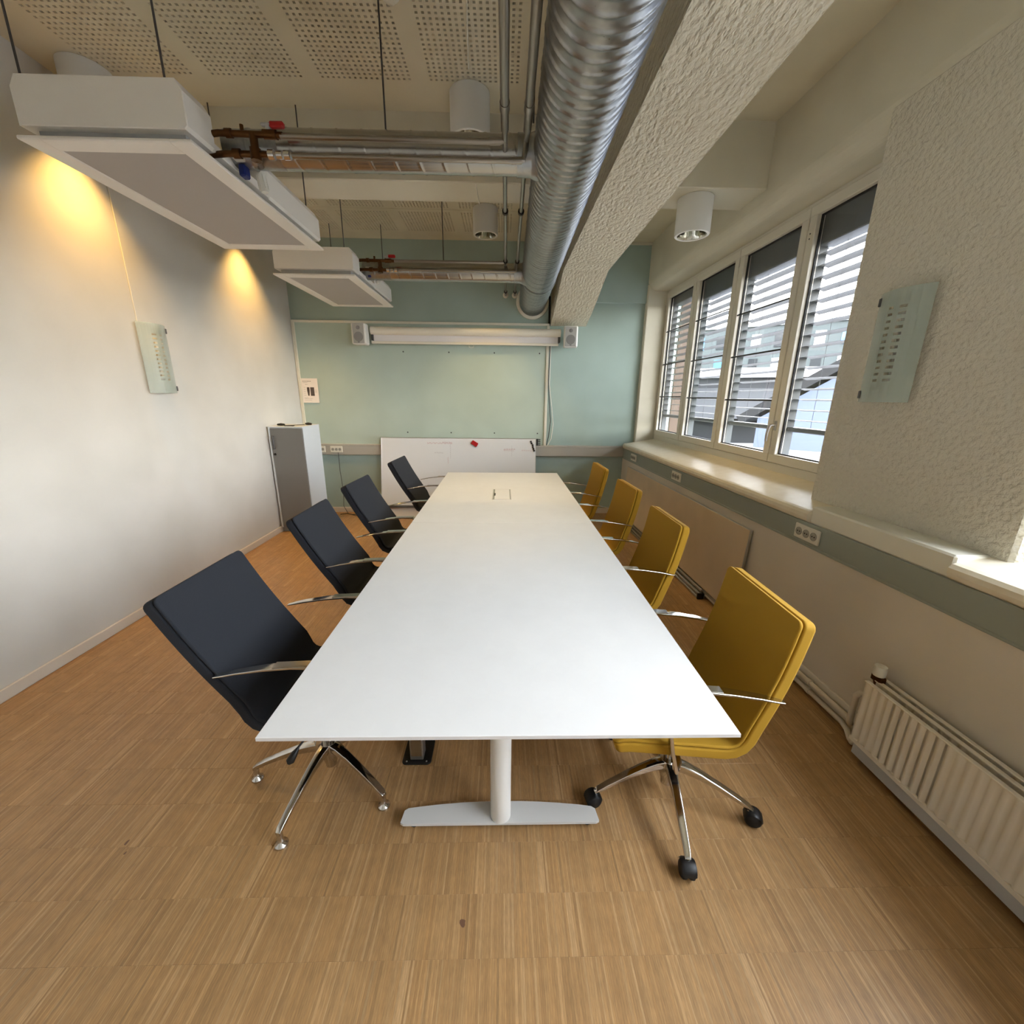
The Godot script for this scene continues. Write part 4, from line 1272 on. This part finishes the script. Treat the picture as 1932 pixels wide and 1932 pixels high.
		if castors:
			b = MB.new()
			for s: float in [-1.0, 1.0]:
				b.lathe([Vector2(0.0, 0.0), Vector2(0.026, 0.0), Vector2(0.026, 0.0), Vector2(0.029, 0.004), Vector2(0.029, 0.014), Vector2(0.022, 0.020), Vector2(0.0, 0.021)], 20, Vector3(0.312, 0.0292, s * 0.004), Basis(Vector3.RIGHT, s * PI * 0.5))
			part("castor_wheel", b, M.black_rubber, lg)
			b = MB.new()
			var hood := []
			for i in 9:
				var aa := PI * (0.05 + 0.9 * i / 8.0)
				var ring := PackedVector3Array()
				for s: float in [-1.0, -0.6, 0.6, 1.0]:
					var rad := 0.0335 if absf(s) < 0.9 else 0.029
					ring.append(Vector3(0.312 + cos(aa) * rad, 0.0292 + sin(aa) * rad, s * 0.024))
				hood.append(ring)
			b.grid(hood)
			part("castor_hood", b, M.black, lg)
		else:
			b = MB.new()
			b.lathe([Vector2(0.0, 0.0), Vector2(0.021, 0.0), Vector2(0.021, 0.0), Vector2(0.024, 0.004), Vector2(0.022, 0.011), Vector2(0.012, 0.018), Vector2(0.010, 0.036)], 20, Vector3(0.300, 0, 0))
			part("glide", b, M.chrome, lg)
	return t

func close_ends(b: MB, rows: Array) -> void:
	var c0 := Vector3.ZERO; var c1 := Vector3.ZERO
	for p: Vector3 in rows[0]: c0 += p
	for p: Vector3 in rows[1]: c1 += p
	b.fan(rows[0], (c0 - c1).normalized())
	c0 = Vector3.ZERO; c1 = Vector3.ZERO
	for p: Vector3 in rows[-1]: c0 += p
	for p: Vector3 in rows[-2]: c1 += p
	b.fan(rows[-1], (c0 - c1).normalized())

func build_chairs() -> void:
	var navy := make_chair("navy_chair", "navy wool meeting chair farthest from the whiteboard", M.navy, 0.235, 0.022, false, "navy chairs along the table")
	var gold := make_chair("mustard_chair", "mustard meeting chair farthest from the whiteboard", M.mustard, 0.10, 0.0, true, "mustard chairs along the table")
	var ln := [[-0.715, -1.405, 0.0, 58.0, ""], [-0.72, -2.30, 0.6, 20.0, "navy wool meeting chair third from the whiteboard"], [-0.735, -3.10, -3.0, 40.0, "navy wool meeting chair second from the whiteboard"], [-0.70, -4.215, -4.0, 10.0, "navy wool meeting chair right before the whiteboard"]]
	for i in 4:
		var a: Array = ln[i]
		var xf := Transform3D(Basis(Vector3.UP, deg_to_rad(a[2])), Vector3(a[0], 0, a[1]))
		var c := navy
		if i == 0: navy.transform = xf
		else: c = copy_of(navy, "navy_chair", a[4], xf)
		turn_base(c, 30.7 - a[2] * -1.0 if i == 0 else a[3])
	var rg := [[0.668, -1.305, 178.0, 0.0, ""], [0.695, -2.245, 181.0, 33.0, "mustard meeting chair third from the whiteboard wall"], [0.725, -3.105, 182.5, 50.0, "mustard meeting chair second from the whiteboard wall"], [0.71, -4.02, 181.0, 12.0, "mustard meeting chair nearest the whiteboard wall"]]
	for i in 4:
		var a: Array = rg[i]
		var xf := Transform3D(Basis(Vector3.UP, deg_to_rad(a[2])), Vector3(a[0], 0, a[1]))
		var c := gold
		if i == 0: gold.transform = xf
		else: c = copy_of(gold, "mustard_chair", a[4], xf)
		turn_base(c, 24.0 - 180.0 if i == 0 else a[3])

func turn_base(c: Node3D, deg: float) -> void:
	var k := 0
	for n in c.get_children():
		if n.name.begins_with("base_leg"):
			n.rotation.y = -deg_to_rad(deg + 72.0 * k); k += 1

# ------------------------------------------------------------------ things along the walls
func build_left_side() -> void:
	var t := thing("filing_cabinet", "narrow white cabinet with a grey door beside the white wall", "cabinet", at(-2.375, 0, -4.84))
	var x0 := -0.187; var x1 := 0.187; var z0 := -0.215; var z1 := 0.205; var H := 1.192
	part("body", bxm(Vector3(x0, 0.055, z0), Vector3(x1, H, z1 - 0.004), 0.003), M.cab_white, t)
	part("top_panel", bxm(Vector3(x0 - 0.001, H, z0), Vector3(x1 + 0.001, H + 0.016, z1 + 0.014), 0.002), M.cab_white, t)
	part("plinth", bxm(Vector3(x0 + 0.004, 0, z0), Vector3(x1 - 0.004, 0.058, z1 - 0.01)), M.cab_grey, t)
	var d := part("door", bxm(Vector3(x0 + 0.024, 0.062, z1 - 0.002), Vector3(x1 - 0.003, H - 0.006, z1 + 0.014), 0.002), M.cab_grey, t)
	part("edge_strip", bxm(Vector3(x0, 0.058, z1 - 0.004), Vector3(x0 + 0.02, H, z1 + 0.012), 0.002), M.cab_white, t)
	var b := MB.new()
	b.tube([Vector3(x0 + 0.05, 1.10, z1 + 0.012), Vector3(x0 + 0.052, 1.10, z1 + 0.035), Vector3(x0 + 0.056, 1.095, z1 + 0.04), Vector3(x0 + 0.056, 0.975, z1 + 0.04), Vector3(x0 + 0.052, 0.97, z1 + 0.035), Vector3(x0 + 0.05, 0.97, z1 + 0.012)], 0.0095, 10)
	part("handle", b, M.handle_grey, d)
	b = MB.new()
	b.lathe([Vector2(0.013, 0.0), Vector2(0.013, 0.006), Vector2(0.009, 0.01), Vector2(0.0, 0.01)], 16, Vector3(x0 + 0.046, 0.905, z1 + 0.013), Basis(Vector3.RIGHT, PI * 0.5))
	b.box(Vector3(x0 + 0.05, 0.903, z1 + 0.028), Vector3(0.026, 0.012, 0.012), 0.002)
	part("lock", b, M.black, d)
	# black cable with two connectors on top
	t = thing("connector_cable", "black cable with two oval connectors lying on the grey-doored cabinet", "cable", at(-2.375, 1.208, -4.79))
	for s in [[-0.09, 0.06, 0.1], [0.14, -0.10, -0.2]]:
		b = MB.new()
		b.tube([Vector3(-0.042, 0.011, 0), Vector3(-0.034, 0.013, 0), Vector3(0, 0.015, 0), Vector3(0.034, 0.013, 0), Vector3(0.042, 0.011, 0)], [0.004, 0.011, 0.0145, 0.011, 0.004], 12)
		part("connector", b, M.black, t, Transform3D(Basis(Vector3.UP, s[2]), Vector3(s[0], 0, s[1])))
	b = MB.new(); b.tube([Vector3(-0.05, 0.004, 0.06), Vector3(0.0, 0.004, 0.02), Vector3(0.05, 0.004, -0.03), Vector3(0.10, 0.004, -0.09)], 0.0035, 8)
	part("cord", b, M.black, t)
	b = MB.new(); b.box(Vector3(0.02, 0.004, 0.10), Vector3(0.10, 0.008, 0.03), 0.002)
	part("flat_plug", b, M.black, t)
	# notice
	t = thing("notice_sheet", "white printed notice with two dark remote-control pictures on the green board", "notice", at(-2.432, 1.5935, Z_FAR + 0.0265))
	var im := Image.create(210, 297, false, Image.FORMAT_RGB8)
	im.fill(Color(0.93, 0.90, 0.87))
	var ink := Color(0.55, 0.52, 0.50); var dk := Color(0.25, 0.20, 0.17)
	var rr := RandomNumberGenerator.new(); rr.seed = 4
	var line := func(x: int, y: int, w: int, c: Color, th: int) -> void:
		var xx := x
		while xx < x + w:
			var ww: int = mini(rr.randi_range(5, 16), x + w - xx)
			im.fill_rect(Rect2i(xx, y, ww, th), c); xx += ww + 4
	line.call(18, 32, 110, Color(0.32, 0.29, 0.27), 6); line.call(20, 50, 62, ink, 4); line.call(48, 72, 34, ink, 4)
	for k in 5: line.call(24, 108 + k * 24, 26, ink, 3)
	for k in 3: line.call(166, 140 + k * 14, 26, ink, 3)
	line.call(24, 236, 50, ink, 3); line.call(24, 246, 105, ink, 3); line.call(24, 264, 90, ink, 3)
	for y in 104:
		var w := 32 if y < 46 else int(32 - (y - 46) * 0.28)
		im.fill_rect(Rect2i(66 + (32 - w) / 2, 108 + y, w, 1), dk)
	im.fill_rect(Rect2i(108, 108, 50, 104), Color(0.27, 0.23, 0.21))
	for r in 7:
		for c in 4: im.fill_rect(Rect2i(113 + c * 11, 114 + r * 13, 7, 8), Color(0.40, 0.36, 0.33))
	for r in 6: im.fill_rect(Rect2i(76, 116 + r * 12, 12, 6), Color(0.36, 0.32, 0.30))
	var pm := mat(Color(1, 1, 1), 0.7); pm.albedo_texture = ImageTexture.create_from_image(im)
	b = MB.new()
	b.quad(Vector3(-0.1015, -0.1475, 0.0006), Vector3(0.1015, -0.1475, 0.0006), Vector3(0.1015, 0.1475, 0.0006), Vector3(-0.1015, 0.1475, 0.0006), [Vector2(0, 1), Vector2(1, 1), Vector2(1, 0), Vector2(0, 0)])
	part("print", b, pm, t)
	part("sheet", bxm(Vector3(-0.1018, -0.1478, -0.0002), Vector3(0.1018, 0.1478, 0.0004)), mat(Color(0.92, 0.90, 0.87), 0.7), t)
	# cables on the floor in the corner
	b = MB.new(); b.tube([Vector3(-2.17, 0.006, -5.36), Vector3(-2.1, 0.005, -5.40), Vector3(-2.0, 0.006, -5.35), Vector3(-1.88, 0.005, -5.38), Vector3(-1.75, 0.005, -5.36)], 0.005, 8)
	solo("power_lead", b, M.black, "black power lead on the floor below the socket rail", "cable")
	b = MB.new(); b.tube([Vector3(-2.15, 0.86, -5.452), Vector3(-2.155, 0.6, -5.46), Vector3(-2.13, 0.3, -5.44), Vector3(-2.14, 0.1, -5.43), Vector3(-2.08, 0.005, -5.40), Vector3(-1.95, 0.005, -5.30), Vector3(-1.85, 0.005, -5.33)], 0.004, 8)
	solo("power_lead", b, M.handle_grey, "thin grey lead dropping from the socket rail beside the cabinet", "cable")

func build_far_things() -> void:
	# projection screen
	var t := thing("projection_screen", "white roll-up projection screen case on the green wall", "screen", at(-0.45, 2.25, Z_FAR + 0.075))
	var b := MB.new()
	var poly := PackedVector2Array()
	for k in 20:
		var a := TAU * k / 20.0
		poly.append(Vector2(0.05 * cos(a), 0.048 + 0.047 * sin(a)))
	b.prism(poly, 2.30, Transform3D(Basis(Vector3(0, 0, 1), Vector3(0, 1, 0), Vector3(-1, 0, 0)), Vector3(1.15, 0, 0.005)), 0.004)
	part("case", b, M.screen_case, t)
	part("wall_rail", bxm(Vector3(-1.15, 0.055, -0.072), Vector3(1.15, 0.085, -0.03), 0.003), M.screen_case, t)
	part("screen_cloth", bxm(Vector3(-1.12, -0.075, 0.0), Vector3(1.12, 0.015, 0.004)), M.screen_cloth, t)
	b = MB.new(); b.bx(Vector3(-1.15, -0.098, -0.012), Vector3(1.13, -0.070, 0.018), 0.005)
	part("weight_bar", b, M.screen_case, t)
	b = MB.new(); b.tube([Vector3(0.03, -0.098, 0.003), Vector3(0.035, -0.125, 0.003), Vector3(0.06, -0.13, 0.003), Vector3(0.085, -0.125, 0.003), Vector3(0.09, -0.098, 0.003)], 0.003, 8)
	part("pull_loop", b, M.plastic_white, t)
	for s: float in [-1.0, 1.0]:
		part("end_bracket", bxm(Vector3(s * 1.12, -0.06, -0.06), Vector3(s * 1.148, 0.03, 0.02), 0.004), M.handle_grey, t)
	# speakers
	for k in 2:
		var sx: float = [-1.706, 0.812][k]
		t = thing("wall_speaker", ["white wall speaker beside the cabinet end of the projection screen", "white wall speaker below the haunched beam end"][k], "speaker", Transform3D(Basis(Vector3.UP, [0.0, -0.10][k]), Vector3(sx, 2.245, Z_FAR + 0.155)), "white wall speakers")
		part("body", bxm(Vector3(-0.083, -0.118, -0.075), Vector3(0.083, 0.118, 0.07), 0.012), M.white_metal, t)
		part("grille", bxm(Vector3(-0.064, -0.108, 0.068), Vector3(0.064, 0.108, 0.075), 0.003), M.grille, t)
		b = MB.new()
		b.lathe([Vector2(0.054, 0.0), Vector2(0.052, 0.003), Vector2(0.03, 0.0015), Vector2(0.0, 0.003)], 28, Vector3(0, -0.035, 0.0755), Basis(Vector3.RIGHT, PI * 0.5))
		part("woofer_dome", b, M.dome, t)
		b = MB.new()
		b.lathe([Vector2(0.022, 0.0), Vector2(0.020, 0.003), Vector2(0.0, 0.004)], 20, Vector3(0, 0.065, 0.0755), Basis(Vector3.RIGHT, PI * 0.5))
		part("tweeter_dome", b, M.dome, t)
		b = MB.new(); b.box(Vector3(0, -0.096, 0.0775), Vector3(0.022, 0.007, 0.002))
		part("badge", b, M.handle_grey, t)
		b = MB.new(); b.box(Vector3(0, 0, -0.11), Vector3(0.05, 0.06, 0.08), 0.004)
		part("wall_bracket", b, M.white_metal, t)
	# hanging cables at the end of the board
	b = MB.new(); b.tube([Vector3(0.583, 2.16, Z_FAR + 0.03), Vector3(0.575, 1.75, Z_FAR + 0.035), Vector3(0.595, 1.5, Z_FAR + 0.03), Vector3(0.62, 1.25, Z_FAR + 0.03), Vector3(0.60, 1.05, Z_FAR + 0.035), Vector3(0.575, 0.935, Z_FAR + 0.045)], 0.005, 8)
	solo("hanging_cable", b, M.black, "black cable hanging from the screen down to the dado trunking", "cable")
	b = MB.new(); b.tube([Vector3(0.592, 2.16, Z_FAR + 0.026), Vector3(0.59, 1.7, Z_FAR + 0.026), Vector3(0.625, 1.45, Z_FAR + 0.026), Vector3(0.655, 1.2, Z_FAR + 0.026), Vector3(0.635, 1.02, Z_FAR + 0.03), Vector3(0.59, 0.935, Z_FAR + 0.045)], 0.005, 8)
	solo("hanging_cable", b, M.plastic_white, "white cable hanging from the screen beside the black one", "cable")
	b = MB.new(); b.bx(Vector3(0.553, 2.41, Z_FAR), Vector3(0.572, 2.72, Z_FAR + 0.02), 0.003)
	solo("cable_channel", b, M.black, "dark narrow cable channel between spiral duct and roughcast beam", "cable channel")
	# leaning whiteboard
	var lean := atan2(0.235, 1.02)
	var H := 1.045
	t = thing("whiteboard", "large whiteboard leaning against the green wall, faint marker traces", "whiteboard", Transform3D(Basis(Vector3.RIGHT, -lean), Vector3(-0.572, 0.002, -5.215)))
	var im := Image.create(1024, 512, false, Image.FORMAT_RGB8)
	im.fill(Color(0.835, 0.85, 0.865))
	var smear := func(x0: int, y0: int, x1: int, y1: int, c: Color, th: int, a: float) -> void:
		var n := int(Vector2(x0, y0).distance_to(Vector2(x1, y1)))
		for i in n:
			var f := i / float(n)
			var px := int(lerpf(x0, x1, f) + 2.0 * sin(f * 31.0)); var py := int(lerpf(y0, y1, f) + 3.0 * sin(f * 47.0))
			for j in th:
				if px >= 0 and px < 1024 and py + j >= 0 and py + j < 512:
					im.set_pixel(px, py + j, im.get_pixel(px, py + j).lerp(c, a))
	var pink := Color(0.66, 0.42, 0.46); var gr := Color(0.55, 0.55, 0.58)
	smear.call(305, 34, 470, 36, pink, 6, 0.28); smear.call(400, 28, 470, 30, pink, 5, 0.30); smear.call(305, 30, 305, 44, pink, 4, 0.25)
	smear.call(455, 40, 458, 150, gr, 4, 0.22); smear.call(350, 106, 410, 108, gr, 5, 0.28); smear.call(440, 140, 442, 190, pink, 4, 0.25)
	smear.call(810, 78, 890, 76, pink, 6, 0.32); smear.call(812, 86, 880, 88, pink, 5, 0.22); smear.call(865, 50, 866, 130, gr, 4, 0.18); smear.call(930, 84, 1000, 88, pink, 5, 0.22)
	var wm := mat(Color(1, 1, 1), 0.25); wm.albedo_texture = ImageTexture.create_from_image(im)
	b = MB.new()
	b.quad(Vector3(-1.0, 0.16, 0.0125), Vector3(1.0, 0.16, 0.0125), Vector3(1.0, H - 0.006, 0.0125), Vector3(-1.0, H - 0.006, 0.0125), [Vector2(0, 1), Vector2(1, 1), Vector2(1, 0), Vector2(0, 0)])
	part("writing_surface", b, wm, t)
	part("back_panel", bxm(Vector3(-1.0, 0.0, -0.008), Vector3(1.0, H - 0.004, 0.012)), mat(Color(0.80, 0.79, 0.77), 0.5), t)
	b = MB.new()
	b.bx(Vector3(-1.006, H - 0.008, -0.009), Vector3(1.006, H, 0.015), 0.002)
	b.bx(Vector3(-1.006, 0, -0.009), Vector3(-0.999, H, 0.015), 0.002); b.bx(Vector3(0.999, 0, -0.009), Vector3(1.006, H, 0.015), 0.002)
	part("frame", b, M.alu, t)
	part("pen_tray", bxm(Vector3(-1.0, 0.135, 0.0), Vector3(1.0, 0.165, 0.035), 0.004), M.handle_grey, t)
	var face := Basis(Vector3.RIGHT, -lean)
	var o := t.transform
	b = MB.new(); b.box(Vector3.ZERO, Vector3(0.085, 0.055, 0.02), 0.005, Basis(Vector3(0, 0, 1), -0.55))
	solo("board_eraser", b, M.red, "small red board eraser stuck on the whiteboard", "eraser", o * at(0.205, 0.972, 0.0235))
	for k in 6:
		b = MB.new()
		b.lathe([Vector2(0.012, 0.0), Vector2(0.013, 0.004), Vector2(0.011, 0.009), Vector2(0.0, 0.010)], 16, Vector3.ZERO, Basis(Vector3.RIGHT, PI * 0.5))
		solo("magnet", b, M.black, "round black magnet in the row at the whiteboard's top corner", "magnet", o * at(0.940 + k * 0.0085 + (0.006 if k == 2 else 0.0), 1.005 - k * 0.0235, 0.0130), "black magnets on the whiteboard")
	t = thing("marker_holder", "black comb-shaped marker holder on the whiteboard's side edge", "holder", o * at(1.010, 0.955, 0.0))
	part("spine", bxm(Vector3(0, 0, -0.008), Vector3(0.022, 0.085, 0.02), 0.002), M.black, t)
	for k in 4:
		part("prong", bxm(Vector3(0.02, 0.004 + k * 0.022, -0.004), Vector3(0.055, 0.014 + k * 0.022, 0.012), 0.002), M.black, t)

func build_right_things() -> void:
	# big board leaning under the window
	var t := thing("leaning_board", "long beige board with aluminium edges leaning under the window sill", "board", RW)
	var lean := Basis(Vector3(0, 0, 1), -0.055)
	var o := Transform3D(lean, Vector3(1.606, 0.085, 0))
	part("panel", bxm(Vector3(-0.004, 0.0, -5.15), Vector3(0.010, 0.622, -2.54), 0.003), M.beige_board, t, o)
	var b := MB.new()
	b.bx(Vector3(0.010, 0.0, -5.15), Vector3(0.016, 0.618, -2.54)); b.bx(Vector3(-0.002, 0.614, -5.15), Vector3(0.016, 0.624, -2.536), 0.002)
	b.bx(Vector3(-0.002, 0, -2.545), Vector3(0.016, 0.62, -2.536), 0.002)
	part("frame", b, M.alu, t, o)
	part("backing_board", bxm(Vector3(0.018, -0.06, -5.12), Vector3(0.028, 0.60, -2.56)), M.rail, t, o)
	b = MB.new()
	b.bx(Vector3(1.588, 0.055, -5.05), Vector3(1.606, 0.078, -2.94), 0.004); b.bx(Vector3(1.57, 0.028, -5.05), Vector3(1.60, 0.05, -2.94), 0.004); b.bx(Vector3(1.56, 0.0, -5.05), Vector3(1.625, 0.026, -2.94), 0.004)
	part("bottom_rail", b, M.alu, t)
	part("end_cap", bxm(Vector3(1.558, 0.0, -2.942), Vector3(1.612, 0.05, -2.925), 0.004), M.black, t)
	# sockets on the trunking
	var labs := ["white triple socket on the grey-green trunking beside the green wall", "white triple socket on the trunking above the leaning beige board", "white triple socket on the trunking below the pillar ledge"]
	var zs := [-4.975, -3.745, -2.065]
	for k in 3:
		var s := thing("wall_socket", labs[k], "socket", RW * Transform3D(Basis(Vector3.UP, -PI * 0.5), Vector3(1.6475, -0.018, zs[k])), "white triple sockets on the trunking")
		var w := 0.094 if k < 2 else 0.090
		var pl := part("plate", bxm(Vector3(-w, 0.822, 0), Vector3(w, 0.902, 0.011), 0.003), M.plastic_white, s)
		for j in 3:
			b = MB.new()
			b.lathe([Vector2(0.0225, 0.0), Vector2(0.0225, 0.003), Vector2(0.020, 0.004), Vector2(0.019, 0.0015), Vector2(0.019, 0.0015), Vector2(0.0001, 0.0015)], 20, Vector3(-0.054 + j * 0.054, 0.862, 0.0115), Basis(Vector3.RIGHT, PI * 0.5))
			part("outlet", b, M.socket_hole, pl)
			for e: float in [-1.0, 1.0]:
				b = MB.new(); b.box(Vector3(-0.054 + j * 0.054 + e * 0.008, 0.862, 0.0135), Vector3(0.006, 0.006, 0.003))
				part("pin_hole", b, M.black, pl)
	# heating pipes
	for k in 2:
		b = MB.new()
		var pth: Array = [[Vector3(1.628, 0.088, -2.93), Vector3(1.628, 0.088, -1.60), Vector3(1.624, 0.092, -1.56), Vector3(1.60, 0.095, -1.525), Vector3(1.585, 0.105, -1.515), Vector3(1.583, 0.13, -1.515), Vector3(1.583, 0.255, -1.515), Vector3(1.583, 0.28, -1.50), Vector3(1.582, 0.325, -1.42)],
			[Vector3(1.632, 0.036, -2.93), Vector3(1.632, 0.036, -1.60), Vector3(1.62, 0.034, -1.55), Vector3(1.59, 0.032, -1.50), Vector3(1.578, 0.035, -1.475), Vector3(1.574, 0.055, -1.465), Vector3(1.573, 0.10, -1.46)]][k]
		b.tube(pth, 0.0125, 12)
		var hp := thing("heating_pipe", ["upper cream heating pipe above the floor, rising to the radiator top", "lower cream heating pipe just above the floor, entering the radiator foot"][k], "pipe", RW, "cream heating pipes")
		part("pipe_run", b, M.paint_pipe, hp)
		for z: float in [-1.82, -2.6]:
			b = MB.new(); var p: Vector3 = Vector3(pth[0].x, pth[0].y, z)
			b.tube([p + Vector3(0, 0, 0.012), p + Vector3(0, 0, -0.012)], 0.0155, 12); b.tube([p, p + Vector3(0.035, 0.008, 0)], 0.006, 8)
			part("pipe_clip", b, M.paint_pipe, hp)
	# skirting strip on the window wall
	b = MB.new(); b.bx(Vector3(1.648, 0.0, -5.45), Vector3(1.662, 0.125, Z_BACK), 0.004)
	solo("baseboard_right", b, M.skirting, "cream skirting behind the heating pipes", "baseboard", RW, "", "structure")
	# ribbed radiator
	t = thing("radiator", "cream ribbed panel radiator with thermostat head under the second window", "radiator", RW * at(1.575, 0, -0.63))
	for layer in 3:
		b = MB.new()
		var x: float = [-0.045, 0.0, 0.04][layer]
		var L := 0.82
		var rows := []
		for e in 2:
			var ring := PackedVector3Array()
			var nseg := 196
			for i in nseg + 1:
				var z := L - 2.0 * L * i / nseg
				var ph := fposmod((L - z) / 0.033, 1.0)
				var dx := 0.0 if ph < 0.45 else (0.009 if ph > 0.55 and ph < 0.9 else 0.0045)
				ring.append(Vector3(x + dx, [0.105, 0.385][e], z))
			rows.append(ring)
		b.grid(rows)
		b.bx(Vector3(x + 0.009, 0.105, -L), Vector3(x + 0.018, 0.385, L))
		b.bx(Vector3(x - 0.001, 0.085, -L), Vector3(x + 0.018, 0.106, L), 0.002)
		b.bx(Vector3(x - 0.001, 0.383, -L), Vector3(x + 0.018, 0.390, L), 0.002)
		part("ribbed_panel", b, M.radiator, t)
	part("foot_rail", bxm(Vector3(-0.04, 0.03, -0.80), Vector3(0.03, 0.085, 0.80), 0.003), M.grey_metal, t)
	b = MB.new()
	b.tube([Vector3(0.015, 0.33, -0.80), Vector3(0.015, 0.39, -0.83)], 0.012, 10)
	b.box(Vector3(0.015, 0.395, -0.82), Vector3(0.03, 0.03, 0.05), 0.005)
	part("valve", b, M.brass, t)
	b = MB.new()
	b.lathe([Vector2(0.0, 0.0), Vector2(0.022, 0.0), Vector2(0.022, 0.0), Vector2(0.024, 0.02), Vector2(0.022, 0.045), Vector2(0.022, 0.045), Vector2(0.0, 0.047)], 20, Vector3(0.012, 0.412, -0.82))
	part("thermostat_head", b, M.plastic_white, t)
